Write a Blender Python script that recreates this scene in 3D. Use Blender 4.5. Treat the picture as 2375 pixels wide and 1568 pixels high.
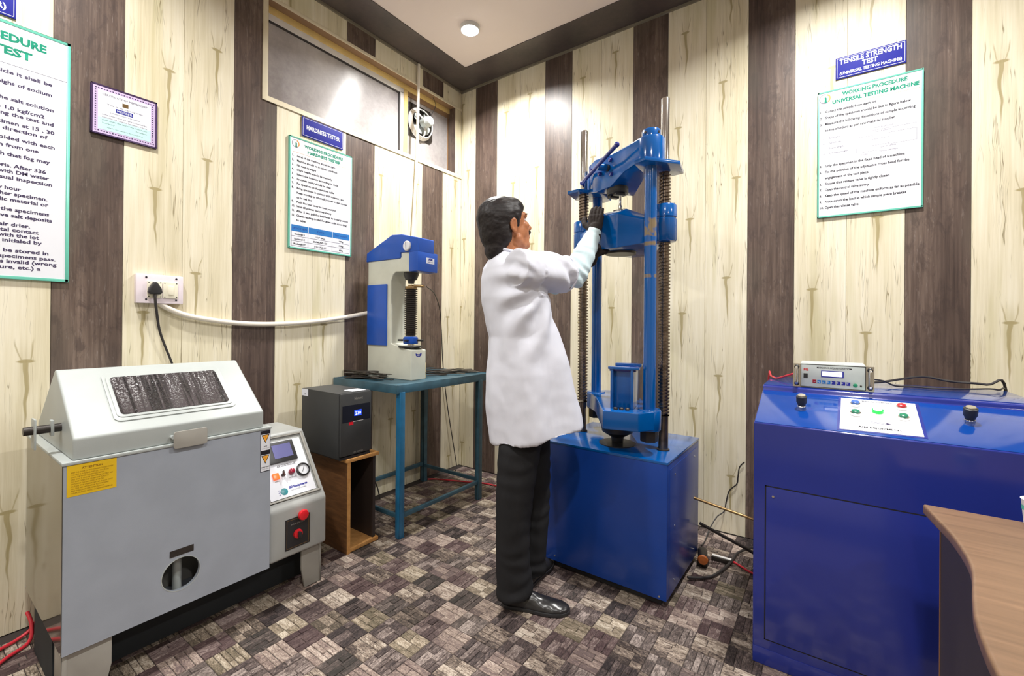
import bpy, bmesh, math, random
from mathutils import Vector, Matrix, noise
random.seed(7)
R = math.radians; PI = math.pi
SC = bpy.context.scene
for o in list(bpy.data.objects): bpy.data.objects.remove(o)
COL = SC.collection

# ---------------------------------------------------------------- camera
cam_d = bpy.data.cameras.new('camera'); cam = bpy.data.objects.new('camera', cam_d); COL.objects.link(cam)
CAMP = Vector((2.4797, -2.7496, 1.17))
r3 = Vector((0.81583432, 0.57823175, 0.0078999)); u3 = Vector((-0.00511518, -0.00644464, 0.99996615)); f3 = Vector((-0.57826309, 0.81584711, 0.0023))
cam.matrix_world = Matrix(((r3.x, u3.x, -f3.x, CAMP.x), (r3.y, u3.y, -f3.y, CAMP.y), (r3.z, u3.z, -f3.z, CAMP.z), (0, 0, 0, 1)))
cam_d.sensor_fit = 'HORIZONTAL'; cam_d.sensor_width = 36.0
cam_d.lens = 36.0 * 1025.07 / 2375.0
cam_d.shift_y = -34.23 / 2375.0
cam_d.clip_start = 0.02
SC.camera = cam

# ---------------------------------------------------------------- world, lights, exposure
SC.view_settings.view_transform = 'Standard'; SC.view_settings.look = 'None'
SC.view_settings.gamma = 1.0; SC.view_settings.use_curve_mapping = False
SC.view_settings.exposure = 0.14
W = bpy.data.worlds.new('world'); SC.world = W; W.use_nodes = True
W.node_tree.nodes['Background'].inputs[0].default_value = (0.93, 0.95, 1.0, 1)
W.node_tree.nodes['Background'].inputs[1].default_value = 0.30
LIGHTS = [(0.583, -0.573), (2.57, -0.80), (0.70, -2.55), (2.60, -2.75), (4.6, -0.9), (4.6, -2.9), (0.7, -4.4), (2.6, -4.6)]
CEIL = 3.101
for i, (x, y) in enumerate(LIGHTS):
    L = bpy.data.lights.new('downlight_beam', 'AREA'); L.shape = 'DISK'; L.size = 0.12
    L.energy = 35.0 if i < 2 else (26.0 if i < 4 else 20.0)
    L.color = (1.0, 0.985, 0.95); L.spread = R(150)
    lo = bpy.data.objects.new('downlight_beam', L); lo.location = (x, y, CEIL - 0.045); COL.objects.link(lo)

# ---------------------------------------------------------------- materials
def lin(c):
    return tuple(((v / 255) / 12.92 if v / 255 <= 0.04045 else ((v / 255 + 0.055) / 1.055) ** 2.4) for v in c) + (1.0,)
class NG:
    "tiny expression builder for shader nodes"
    def __init__(s, m): s.t = m.node_tree; s.n = s.t.nodes; s.l = s.t.links
    def node(s, ty, **kw):
        n = s.n.new(ty)
        for k, v in kw.items(): setattr(n, k, v)
        return n
    def put(s, sock, v):
        if isinstance(v, X): s.l.new(v.s, sock)
        elif isinstance(v, bpy.types.NodeSocket): s.l.new(v, sock)
        else: sock.default_value = v
    def math(s, op, *a, clamp=False):
        n = s.node('ShaderNodeMath', operation=op, use_clamp=clamp)
        for i, v in enumerate(a): s.put(n.inputs[i], v)
        return X(s, n.outputs[0])
    def noise(s, vec, scale, detail=2.0, rough=0.5, dist=0.0):
        n = s.node('ShaderNodeTexNoise'); s.put(n.inputs['Vector'], vec); n.inputs['Scale'].default_value = scale
        n.inputs['Detail'].default_value = detail; n.inputs['Roughness'].default_value = rough; n.inputs['Distortion'].default_value = dist
        return X(s, n.outputs[0])
    def xyz(s, v):
        n = s.node('ShaderNodeSeparateXYZ'); s.put(n.inputs[0], v); return [X(s, n.outputs[i]) for i in range(3)]
    def vec(s, a, b, c):
        n = s.node('ShaderNodeCombineXYZ')
        for i, v in enumerate((a, b, c)): s.put(n.inputs[i], v)
        return n.outputs[0]
    def mix(s, f, a, b):
        n = s.node('ShaderNodeMix', data_type='RGBA'); s.put(n.inputs[0], f); s.put(n.inputs[6], a); s.put(n.inputs[7], b); return n.outputs[2]
    def ramp(s, f, stops):
        n = s.node('ShaderNodeValToRGB'); s.put(n.inputs[0], f); e = n.color_ramp.elements
        e[0].position, e[0].color = stops[0]; e[1].position, e[1].color = stops[1]
        for p, c in stops[2:]:
            k = e.new(p); k.color = c
        return n.outputs[0]
    def ss(s, v, lo, hi):
        n = s.node('ShaderNodeMapRange', interpolation_type='SMOOTHSTEP'); s.put(n.inputs[0], v)
        s.put(n.inputs[1], lo); s.put(n.inputs[2], hi); return X(s, n.outputs[0])
    def obj(s): return s.node('ShaderNodeTexCoord').outputs['Object']
    def pos(s): return s.node('ShaderNodeNewGeometry').outputs['Position']
    def rand(s): return X(s, s.node('ShaderNodeObjectInfo').outputs['Random'])
class X:
    def __init__(s, g, sock): s.g = g; s.s = sock
    def __add__(s, o): return s.g.math('ADD', s, o)
    def __radd__(s, o): return s.g.math('ADD', s, o)
    def __sub__(s, o): return s.g.math('SUBTRACT', s, o)
    def __rsub__(s, o): return s.g.math('SUBTRACT', o, s)
    def __mul__(s, o): return s.g.math('MULTIPLY', s, o)
    def __rmul__(s, o): return s.g.math('MULTIPLY', s, o)
    def __truediv__(s, o): return s.g.math('DIVIDE', s, o)
    def abs(s): return s.g.math('ABSOLUTE', s)
    def fr(s): return s.g.math('FRACT', s)
    def fl(s): return s.g.math('FLOOR', s)
    def mx(s, o): return s.g.math('MAXIMUM', s, o)
def base(name, rough=0.5, metal=0.0, spec=0.5, coat=0.0):
    m = bpy.data.materials.new(name); m.use_nodes = True
    b = m.node_tree.nodes['Principled BSDF']
    b.inputs['Roughness'].default_value = rough; b.inputs['Metallic'].default_value = metal
    b.inputs['Specular IOR Level'].default_value = spec; b.inputs['Coat Weight'].default_value = coat
    b.inputs['Coat Roughness'].default_value = 0.08
    return m, b, NG(m)
MATS = {}
def mat(name, rgb, rough=0.5, metal=0.0, spec=0.5, coat=0.0, var=0.06, scale=9.0, bump=0.0, bscale=60.0, emit=0.0):
    "plain painted / plastic / metal surface with a little mottling and relief"
    if name in MATS: return MATS[name]
    m, b, g = base(name, rough, metal, spec, coat)
    c = lin(rgb)
    n = g.noise(g.pos(), scale, 3.0)
    k = g.ss(n, 0.3, 0.7)
    b_ = g.mix(k, tuple(v * (1 - var) for v in c[:3]) + (1,), tuple(min(1, v * (1 + var)) for v in c[:3]) + (1,))
    g.put(b.inputs['Base Color'], b_)
    if bump:
        bn = g.node('ShaderNodeBump'); bn.inputs['Strength'].default_value = bump; bn.inputs['Distance'].default_value = 0.002
        g.put(bn.inputs['Height'], g.noise(g.pos(), bscale, 3.0)); g.put(b.inputs['Normal'], bn.outputs[0])
    if emit:
        b.inputs['Emission Color'].default_value = c; b.inputs['Emission Strength'].default_value = emit
    MATS[name] = m
    return m

def panel_mat(name, dark):
    "laminated wall board: vertical grain, hair cracks, cup shaped knots with a drip below"
    m, b, g = base(name, 0.40 if dark else 0.46, spec=0.5)
    x, y, z = g.xyz(g.obj()); rnd = g.rand()
    h = x + y
    sd = rnd * 37.0
    fine = g.noise(g.vec(h * 95.0, z * 2.6, sd), 1.0, 4.0, 0.65)
    broad = g.noise(g.vec(h * 9.0, z * 0.9, sd + 5.0), 1.0, 3.0)
    if dark:
        col = g.ramp(fine * 0.5 + broad * 0.5, [(0.32, lin((62, 49, 45))), (0.68, lin((130, 112, 101))), (0.5, lin((94, 78, 70)))])
        sc = g.noise(g.vec(h * 130.0, z * 14.0, sd), 1.0, 3.0, 0.7)
        hz = g.noise(g.vec(h * 26.0, z * 9.0, sd + 2.0), 1.0, 5.0, 0.7, 0.6)
        col = g.mix(g.ss(sc, 0.58, 0.74) * g.ss(broad, 0.38, 0.56) * 0.6, col, lin((150, 138, 132)))
        col = g.mix(g.ss(hz, 0.48, 0.66) * 0.55, col, lin((62, 50, 48)))
        olive = g.noise(g.vec(h * 5.0, z * 1.7, sd + 9.0), 1.0, 1.0)
        col = g.mix(g.ss(olive, 0.52, 0.7) * 0.35, col, lin((96, 90, 80)))
    else:
        col = g.ramp(fine * 0.45 + broad * 0.55, [(0.32, lin((208, 197, 164))), (0.66, lin((241, 234, 214))), (0.5, lin((230, 221, 195)))])
        green = g.noise(g.vec(h * 14.0, z * 1.2, sd + 11.0), 1.0, 2.0)
        col = g.mix(g.ss(green, 0.56, 0.72) * 0.35, col, lin((196, 188, 138)))
        # hair cracks
        wob = (g.noise(g.vec(h * 3.0, z * 5.0, sd), 1.0, 2.0) - 0.5) * 0.035
        cr = g.noise(g.vec((h + wob) * 95.0, z * 2.1, sd + 20.0), 1.0, 1.0)
        cm = g.ss((cr - 0.5).abs(), 0.016, 0.0) * g.ss(g.noise(g.vec(h * 22.0, z * 3.4, sd + 31.0), 1.0, 2.0), 0.50, 0.58)
        col = g.mix(cm * 0.8, col, lin((126, 110, 72)))
        # knots, one column of them per board with a random offset
        tot = None
        for q, (per, uo, off) in enumerate(((0.56, 0.0, 0.13),)):
            cell = z / per + (rnd * 7.3 + off)
            s = (cell.fr() - 0.5) * per
            u = h - (uo + ((cell.fl() * 0.37 + rnd * 3.1).fr() - 0.5) * 0.11) - (g.noise(g.vec(z * 9.0, sd, float(q)), 1.0, 1.0) - 0.5) * 0.03
            au = u.abs()
            stem = g.ss(au - (s * 0.026 + 0.0085), 0.0025, -0.0025) * g.ss(s, 0.002, -0.004) * g.ss(s, -0.30, -0.20)
            cup_w = g.math('POWER', g.math('MAXIMUM', s + 0.004, 0.0) / 0.10, 0.35) * 0.026
            cup = g.ss((au - cup_w).abs(), 0.0045, 0.0) * g.ss(s, -0.004, 0.0) * g.ss(s, 0.095, 0.055)
            basek = g.ss(g.math('SQRT', (u / 0.026) * (u / 0.026) + (s / 0.0085) * (s / 0.0085)), 1.15, 0.65)
            halo = g.ss(g.math('SQRT', (u / 0.035) * (u / 0.035) + ((s + 0.03) / 0.14) * ((s + 0.03) / 0.14)), 1.0, 0.2) * 0.22
            a = (stem * 0.78).mx(cup * 0.6).mx(basek * 0.82).mx(halo)
            tot = a if tot is None else tot.mx(a)
        col = g.mix(tot, col, lin((158, 142, 92)))
    g.put(b.inputs['Base Color'], col)
    bn = g.node('ShaderNodeBump'); bn.inputs['Strength'].default_value = 0.12; bn.inputs['Distance'].default_value = 0.0015
    g.put(bn.inputs['Height'], fine); g.put(b.inputs['Normal'], bn.outputs[0])
    return m
M_CREAM = panel_mat('cream_board', False); M_DARK = panel_mat('dark_board', True)

def soffit_mat():
    m, b, g = base('dark_soffit_board', 0.4)
    x, y, z = g.xyz(g.pos())
    n = g.noise(g.vec(x * 5.0, y * 5.0, 1.0), 1.0, 3.0)
    f = g.noise(g.vec(x * 30.0, y * 30.0, 3.0), 1.0, 4.0, 0.7)
    g.put(b.inputs['Base Color'], g.ramp(n * 0.6 + f * 0.4, [(0.3, lin((64, 60, 58))), (0.7, lin((92, 80, 77)))]))
    return m
def tile_mat(name, dark, rot):
    "split stone tile print: per-strip tone stored on the mesh, grain along the strip"
    m, b, g = base(name, 0.62, spec=0.35)
    x, y, z = g.xyz(g.pos()); rnd = g.rand()
    a = g.node('ShaderNodeAttribute', attribute_name='tone'); tone = X(g, a.outputs['Fac'])
    al, ac = (y, x) if rot else (x, y)
    gr = g.noise(g.vec(al * 36.0, ac * 110.0, rnd * 20.0), 1.0, 6.0, 0.78, 1.6)
    ck = g.ss((g.noise(g.vec(al * 30.0, ac * 85.0, rnd * 33.0), 1.0, 2.0, 0.6, 1.0) - 0.5).abs(), 0.03, 0.004)
    blot = g.noise(g.vec(al * 26.0, ac * 40.0, rnd * 9.0), 1.0, 3.0, 0.6)
    v = (gr - 0.5) * 1.35 + 0.43 - ck * 0.16 + blot * 0.30 + tone * 0.26 + (rnd - 0.5) * 0.24 - 0.20
    if dark: stops = [(0.32, lin((36, 30, 30))), (0.84, lin((164, 150, 143))), (0.46, lin((68, 57, 56))), (0.60, lin((94, 81, 77)))]
    else: stops = [(0.30, lin((48, 40, 38))), (0.82, lin((202, 190, 176))), (0.43, lin((92, 79, 72))), (0.59, lin((140, 125, 112)))]
    col = g.ramp(v, stops)
    hue = (rnd * 13.7).fr()
    col = g.mix(g.ss(hue, 0.6, 0.8) * 0.20, col, lin((176, 150, 148) if not dark else (104, 70, 74)))
    col = g.mix(g.ss(hue, 0.30, 0.1) * 0.12, col, lin((196, 184, 140) if not dark else (88, 88, 76)))
    g.put(b.inputs['Base Color'], col)
    bn = g.node('ShaderNodeBump'); bn.inputs['Strength'].default_value = 0.5; bn.inputs['Distance'].default_value = 0.0015
    g.put(bn.inputs['Height'], gr); g.put(b.inputs['Normal'], bn.outputs[0])
    return m
def wood_mat(name, c1, c2, sx, sy, sz, rough=0.45):
    m, b, g = base(name, rough)
    x, y, z = g.xyz(g.pos())
    n = g.noise(g.vec(x * sx, y * sy, z * sz), 1.0, 5.0, 0.65, 0.4)
    n2 = g.noise(g.vec(x * 4.0, y * 4.0, z * 4.0), 1.0, 2.0)
    g.put(b.inputs['Base Color'], g.ramp(n * 0.65 + n2 * 0.35, [(0.32, lin(c1)), (0.68, lin(c2))]))
    return m
def film_mat():
    "dusty obscured window glass, glossy on the room side"
    m, b, g = base('obscured_glass', 0.11, spec=0.6)
    x, y, z = g.xyz(g.pos())
    n = g.noise(g.vec(x, y * 3.0, z * 3.0), 1.0, 4.0)
    d = g.noise(g.vec(x, y * 28.0, z * 28.0), 1.0, 4.0, 0.7)
    g.put(b.inputs['Base Color'], g.ramp(n * 0.7 + d * 0.3, [(0.3, lin((142, 136, 138))), (0.7, lin((196, 192, 192)))]))
    b.inputs['Roughness'].default_value = 0.34; b.inputs['Anisotropic'].default_value = 0.96
    tg = g.node('ShaderNodeTangent'); tg.direction_type = 'RADIAL'; tg.axis = 'Z'; g.put(b.inputs['Tangent'], tg.outputs[0]); b.inputs['Anisotropic Rotation'].default_value = 0.25
    return m
def viewport_mat():
    "dark smoked acrylic with salt mist runs and beads of water"
    m, b, g = base('wet_smoked_acrylic', 0.12, spec=0.6)
    x, y, z = g.xyz(g.pos())
    run = g.noise(g.vec(y * 75.0, z * 5.0, 0.0), 1.0, 2.0)
    spk = g.noise(g.vec(y * 260.0, z * 260.0, x * 100.0), 1.0, 2.0)
    spk2 = g.noise(g.vec(y * 90.0, z * 110.0, x * 60.0), 1.0, 1.0)
    k = g.ss(run, 0.46, 0.68) * g.ss(spk, 0.48, 0.62) * 0.7
    k = k.mx(g.ss(spk2, 0.70, 0.76))
    k = k * g.ss(z, 0.86, 0.955)
    dk = g.mix(g.ss(run, 0.56, 0.36), lin((66, 60, 62)), lin((38, 35, 37)))
    g.put(b.inputs['Base Color'], g.mix(k, dk, lin((205, 205, 208))))
    bn = g.node('ShaderNodeBump'); bn.inputs['Strength'].default_value = 0.6; bn.inputs['Distance'].default_value = 0.003
    g.put(bn.inputs['Height'], spk * g.ss(spk, 0.5, 0.6)); g.put(b.inputs['Normal'], bn.outputs[0])
    return m
def worn_blue():
    "gloss blue column with knocked-off paint showing primer"
    m, b, g = base('worn_gloss_blue', 0.16, spec=0.6, coat=0.4)
    x, y, z = g.xyz(g.pos())
    n = g.noise(g.vec(x * 25.0, y * 25.0, z * 18.0), 1.0, 2.0) * 0.6
    k = g.ss((z - 1.595).abs() + n * 0.06, 0.062, 0.052)
    k = k.mx(g.ss((z - 1.525).abs() + n * 0.03, 0.024, 0.016) * g.ss(n, 0.28, 0.34))
    k = k.mx(g.ss((z - 1.385).abs() + n * 0.004, 0.010, 0.008) * 0.85) * g.ss(n, 0.22, 0.3)
    g.put(b.inputs['Base Color'], g.mix(k, lin((0, 84, 158)), lin((128, 112, 88))))
    return m
def fabric(name, rgb, var=0.04):
    m, b, g = base(name, 0.85, spec=0.15)
    x, y, z = g.xyz(g.pos())
    n = g.noise(g.pos(), 14.0, 3.0); c = lin(rgb)
    w = g.noise(g.pos(), 420.0, 1.0)
    g.put(b.inputs['Base Color'], g.mix(n, tuple(v * (1 - var) for v in c[:3]) + (1,), tuple(min(1, v * (1 + var)) for v in c[:3]) + (1,)))
    bn = g.node('ShaderNodeBump'); bn.inputs['Strength'].default_value = 0.15; bn.inputs['Distance'].default_value = 0.001
    g.put(bn.inputs['Height'], w + n * 3.0); g.put(b.inputs['Normal'], bn.outputs[0])
    MATS[name] = m
    return m
def skin_mat():
    m, b, g = base('skin', 0.48, spec=0.4)
    n = g.noise(g.pos(), 22.0, 3.0)
    g.put(b.inputs['Base Color'], g.ramp(n, [(0.3, lin((150, 92, 58))), (0.7, lin((188, 124, 84)))]))
    b.inputs['Subsurface Weight'].default_value = 0.08; b.inputs['Subsurface Radius'].default_value = (0.02, 0.008, 0.004)
    return m
def hair_mat():
    m, b, g = base('black_hair', 0.5, spec=0.3)
    x, y, z = g.xyz(g.pos())
    n = g.noise(g.vec((x * 0.8 + y * 0.6) * 60.0, (y * 0.8 - x * 0.6) * 150.0, z * 130.0), 1.0, 3.0, 0.6, 0.6)
    g.put(b.inputs['Base Color'], g.ramp(n, [(0.3, lin((24, 20, 21))), (0.7, lin((44, 38, 38)))]))
    bn = g.node('ShaderNodeBump'); bn.inputs['Strength'].default_value = 0.5; bn.inputs['Distance'].default_value = 0.002
    g.put(bn.inputs['Height'], n); g.put(b.inputs['Normal'], bn.outputs[0])
    return m

M_SOFFIT = soffit_mat()
M_TL, M_TD = tile_mat('pale_stone_tile', False, False), tile_mat('dark_stone_tile', True, True)
M_FILM, M_VIEW, M_WORN, M_SKIN, M_HAIR = film_mat(), viewport_mat(), worn_blue(), skin_mat(), hair_mat()
M_CEIL = mat('ceiling_paint', (232, 218, 212), 0.75, var=0.02, scale=2.0)
M_CTRIM = mat('cream_edge_trim', (226, 216, 190), 0.4)
M_BEAD = mat('soffit_bead', (132, 124, 108), 0.5)
M_REVEAL = mat('brown_reveal_board', (146, 116, 88), 0.5, var=0.12, scale=6.0)
M_YEL = mat('yellow_painted_frame', (224, 196, 128), 0.45, var=0.08)
M_ALU = mat('white_aluminium', (226, 224, 222), 0.4)
M_GASK = mat('black_gasket', (52, 48, 48), 0.6)
M_GREY = mat('grey_textured_paint', (158, 165, 177), 0.42, var=0.04, bump=0.08, bscale=500.0)
M_GREYL = mat('pale_grey_paint', (172, 178, 177), 0.38, var=0.03, bump=0.08, bscale=500.0)
M_GREYS = mat('grey_polished_side', (124, 117, 108), 0.08, metal=0.6, spec=0.7, var=0.02)
M_CTRL = mat('control_box_grey', (166, 168, 166), 0.4, var=0.03, bump=0.08, bscale=500.0)
M_LEG = mat('leg_beige_grey', (158, 155, 148), 0.5)
M_BLACK = mat('black_plastic', (44, 44, 46), 0.38)
M_BLACKG = mat('black_gloss', (34, 34, 37), 0.15)
M_UPS = mat('ups_charcoal', (58, 59, 60), 0.5, var=0.04, bump=0.15, bscale=700.0)
M_WHITE = mat('white_print', (232, 234, 242), 0.65, spec=0.25, var=0.01)
M_BLUE = mat('gloss_blue_paint', (0, 84, 158), 0.15, spec=0.6, coat=0.4, var=0.1, scale=5.0, bump=0.04, bscale=30.0)
M_BLUED = mat('deep_blue_enamel', (36, 50, 138), 0.20, spec=0.55, coat=0.35, var=0.08, scale=2.5, bump=0.03, bscale=14.0)
M_BLUEB = mat('base_blue_enamel', (20, 62, 146), 0.3, spec=0.45, coat=0.1, var=0.08, scale=2.5)
M_BLUEC = mat('console_top_blue', (14, 66, 150), 0.1, spec=0.6, coat=0.5, var=0.08, scale=3.0, bump=0.05, bscale=12.0)
M_UNDER = mat('base_shade_black', (46, 50, 54), 0.85)  # matte black of the added base box, stands in for shade below the chamber
M_BLUET = mat('tester_blue', (30, 84, 184), 0.32, var=0.06)
M_IVORY = mat('tester_ivory', (206, 208, 196), 0.38, var=0.05, bump=0.08, bscale=180.0)
M_TEAL = mat('teal_painted_steel', (56, 90, 106), 0.4, var=0.18, scale=14.0, bump=0.1, bscale=60.0)
M_TEALL = mat('bright_teal_steel', (38, 108, 150), 0.32, var=0.12, scale=14.0)
M_STEEL = mat('bright_steel', (214, 212, 208), 0.16, metal=1.0, var=0.06, scale=30.0)
M_SCREW = mat('oiled_screw_steel', (130, 116, 104), 0.26, metal=0.9, var=0.25, scale=30.0)
M_DSTEEL = mat('dark_steel', (60, 55, 52), 0.4, metal=0.5, var=0.2, scale=20.0)
M_SCRAP = mat('cut_test_strip_steel', (84, 78, 74), 0.4, metal=0.6, var=0.3, scale=40.0)
M_SCRAP2 = mat('pale_test_strip_steel', (150, 146, 140), 0.35, metal=0.6, var=0.2, scale=40.0)
M_RED = mat('red_plastic', (214, 34, 44), 0.3)
M_DRED = mat('dark_red_lamp', (150, 20, 52), 0.2)
M_ORG = mat('lit_orange_switch', (252, 96, 30), 0.3, emit=0.9)
M_YSTK = mat('yellow_sticker', (232, 190, 30), 0.45, var=0.04)
M_YTXT = mat('brown_sticker_ink', (150, 108, 16), 0.5)
M_AMB = mat('amber_warning', (246, 172, 60), 0.4)
M_INK = mat('black_ink', (40, 38, 46), 0.6, spec=0.2)
M_PURPI = mat('purple_grey_ink', (70, 60, 92), 0.6, spec=0.2)
M_GRNI = mat('green_title_ink', (20, 140, 112), 0.6, spec=0.2)
M_GRNF = mat('mint_poster_frame', (104, 190, 170), 0.35)
M_SIGNB = mat('navy_sign', (40, 44, 146), 0.6, spec=0.2, var=0.03)
M_TABB = mat('table_blue_ink', (34, 116, 190), 0.4)
M_ORGI = mat('orange_ink', (226, 150, 60), 0.4)
M_PURF = mat('purple_black_frame', (64, 44, 84), 0.35)
M_LILAC = mat('lilac_border', (206, 186, 224), 0.4)
M_AQUA = mat('aqua_paper', (196, 240, 236), 0.4)
M_SOCK = mat('pinkish_white_plastic', (238, 226, 234), 0.35)
M_SOCKC = mat('cream_switch_plastic', (240, 234, 214), 0.3)
M_HOSE = mat('white_conduit_plastic', (236, 228, 216), 0.35)
M_CORD = mat('black_cord', (48, 44, 44), 0.45)
M_REDC = mat('red_cord', (206, 48, 62), 0.4)
M_BOXW = wood_mat('rough_plywood', (72, 46, 26), (126, 84, 48), 10.0, 10.0, 60.0, 0.6)
M_BOXE = wood_mat('raw_plywood_edge', (170, 116, 56), (214, 160, 96), 30.0, 30.0, 30.0, 0.7)
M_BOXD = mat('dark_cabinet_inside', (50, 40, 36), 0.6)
M_DESK = wood_mat('brown_desk_laminate', (104, 80, 60), (134, 104, 80), 5.0, 60.0, 5.0, 0.35)
M_DESKD = mat('dark_desk_panel', (58, 50, 48), 0.5)
M_DESKE = mat('desk_edge_band', (138, 98, 72), 0.35)
M_COAT = fabric('white_lab_coat', (216, 218, 230), 0.02)
M_SLEEVE = fabric('pale_blue_shirt', (204, 224, 230), 0.03)
M_TROU = fabric('black_trousers', (40, 40, 42), 0.1)
M_GLOVE = fabric('black_glove', (52, 46, 44), 0.15)
M_SHOE = mat('black_leather', (40, 39, 40), 0.25, var=0.1, bump=0.2, bscale=60.0)
M_LCD = mat('lit_white_lcd', (250, 252, 255), 0.3, emit=1.0)
M_LCDB = mat('lit_blue_lcd', (40, 80, 240), 0.3, emit=0.8)
M_HMI = mat('violet_hmi_screen', (104, 104, 150), 0.2, emit=0.18)
M_LAMPG = mat('lit_green_lamp', (190, 255, 205), 0.3, emit=3.0)
M_LAMPR = mat('lit_green_ring', (20, 190, 70), 0.3, emit=0.8)
M_GRNB = mat('green_button', (34, 128, 96), 0.25)
M_LED = mat('downlight_diffuser', (255, 255, 255), 0.4, emit=14.0)
M_DAQ = mat('silver_instrument_front', (196, 204, 204), 0.35, metal=0.15)
M_GLASSCLR = mat('gauge_face', (226, 228, 234), 0.15)
M_ORB = mat('teal_globe_print', (40, 130, 140), 0.35)
M_BRASS = mat('brass', (150, 124, 86), 0.3, metal=0.8)

# ---------------------------------------------------------------- geometry helpers
def link(o): COL.objects.link(o); return o
def finish(bm, name, m, parent=None, bevel=0.0, ang=40.0, bseg=2):
    bmesh.ops.remove_doubles(bm, verts=bm.verts, dist=1e-6)
    if bevel > 0:
        ed = [e for e in bm.edges if len(e.link_faces) == 2 and e.calc_face_angle(0.0) > R(35)]
        bmesh.ops.bevel(bm, geom=ed, offset=bevel, segments=bseg, profile=0.6, affect='EDGES', clamp_overlap=True)
    bmesh.ops.recalc_face_normals(bm, faces=bm.faces)
    me = bpy.data.meshes.new(name); bm.to_mesh(me); bm.free()
    me.materials.append(m)
    for p in me.polygons: p.use_smooth = True
    me.set_sharp_from_angle(angle=R(ang))
    return place(me, name, parent)
def wloc(o):
    v = Vector((0, 0, 0))
    while o: v += o.location; o = o.parent
    return v
def place(me, name, parent):
    o = bpy.data.objects.new(name, me); link(o)
    if parent is not None:
        me.transform(Matrix.Translation(-wloc(parent))); o.parent = parent
    return o
def nb(): return bmesh.new()
def box(bm, x0, x1, y0, y1, z0, z1, mtx=None):
    vs = [bm.verts.new((x, y, z)) for x in (x0, x1) for y in (y0, y1) for z in (z0, z1)]
    if mtx is not None:
        for v in vs: v.co = mtx @ v.co
    for f in ((0, 1, 3, 2), (4, 6, 7, 5), (0, 4, 5, 1), (2, 3, 7, 6), (0, 2, 6, 4), (1, 5, 7, 3)):
        bm.faces.new([vs[i] for i in f])
    return bm
def frame_of(d):
    d = Vector(d).normalized(); a = Vector((0, 0, 1)) if abs(d.z) < 0.95 else Vector((1, 0, 0))
    u = d.cross(a).normalized(); return u, d.cross(u).normalized(), d
def lathe(bm, prof, p0, d=(0, 0, 1), seg=24, caps=True):
    "profile [(radius, distance along d)]"
    u, v, w = frame_of(d); p0 = Vector(p0); rings = []
    for r, h in prof:
        rings.append([bm.verts.new(p0 + w * h + (u * math.cos(2 * PI * i / seg) + v * math.sin(2 * PI * i / seg)) * max(r, 1e-5)) for i in range(seg)])
    for a, b in zip(rings, rings[1:]):
        for i in range(seg): bm.faces.new((a[i], a[(i + 1) % seg], b[(i + 1) % seg], b[i]))
    if caps: bm.faces.new(rings[0][::-1]); bm.faces.new(rings[-1])
    return bm
def cyl(bm, p0, p1, r0, r1=None, seg=20):
    p0, p1 = Vector(p0), Vector(p1)
    return lathe(bm, [(r0, 0), (r0 if r1 is None else r1, (p1 - p0).length)], p0, p1 - p0, seg)
def prism(bm, pts, a, b, ax='y', mtx=None):
    "polygon pts extruded along ax between a and b; pts are the two other axes in order"
    def mk(p, t): 
        return {'x': (t, p[0], p[1]), 'y': (p[0], t, p[1]), 'z': (p[0], p[1], t)}[ax]
    A = [bm.verts.new(mk(p, a)) for p in pts]; B = [bm.verts.new(mk(p, b)) for p in pts]
    if mtx is not None:
        for v in A + B: v.co = mtx @ v.co
    n = len(pts)
    bm.faces.new(A[::-1]); bm.faces.new(B)
    for i in range(n): bm.faces.new((A[i], A[(i + 1) % n], B[(i + 1) % n], B[i]))
    return bm
def smooth_path(pts, k=6):
    pts = [Vector(p) for p in pts]; out = []
    for i in range(len(pts) - 1):
        p0, p1, p2, p3 = pts[max(i - 1, 0)], pts[i], pts[i + 1], pts[min(i + 2, len(pts) - 1)]
        for j in range(k):
            t = j / k
            out.append(0.5 * ((2 * p1) + (p2 - p0) * t + (2 * p0 - 5 * p1 + 4 * p2 - p3) * t * t + (3 * p1 - p0 - 3 * p2 + p3) * t ** 3))
    return out + [pts[-1]]
def tube(bm, pts, r, seg=10, k=6, radii=None):
    P = smooth_path(pts, k) if k > 1 else [Vector(p) for p in pts]
    n = len(P); t0 = (P[1] - P[0]).normalized(); u, v, _ = frame_of(t0); rings = []
    for i, p in enumerate(P):
        t = (P[min(i + 1, n - 1)] - P[max(i - 1, 0)]).normalized()
        u = (u - t * u.dot(t)).normalized(); v = t.cross(u)
        rr = r if radii is None else radii[0] + (radii[1] - radii[0]) * i / (n - 1)
        rings.append([bm.verts.new(p + (u * math.cos(2 * PI * j / seg) + v * math.sin(2 * PI * j / seg)) * rr) for j in range(seg)])
    for a, b in zip(rings, rings[1:]):
        for j in range(seg): bm.faces.new((a[j], a[(j + 1) % seg], b[(j + 1) % seg], b[j]))
    bm.faces.new(rings[0][::-1]); bm.faces.new(rings[-1])
    return bm
def ellipsoid(bm, c, r, rot=None, seg=20, rings=12):
    M = Matrix.Translation(Vector(c)) @ (rot.to_4x4() if rot is not None else Matrix.Identity(4)) @ Matrix.Diagonal((r[0], r[1], r[2], 1))
    bmesh.ops.create_uvsphere(bm, u_segments=seg, v_segments=rings, radius=1.0, matrix=M)
    return bm
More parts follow.
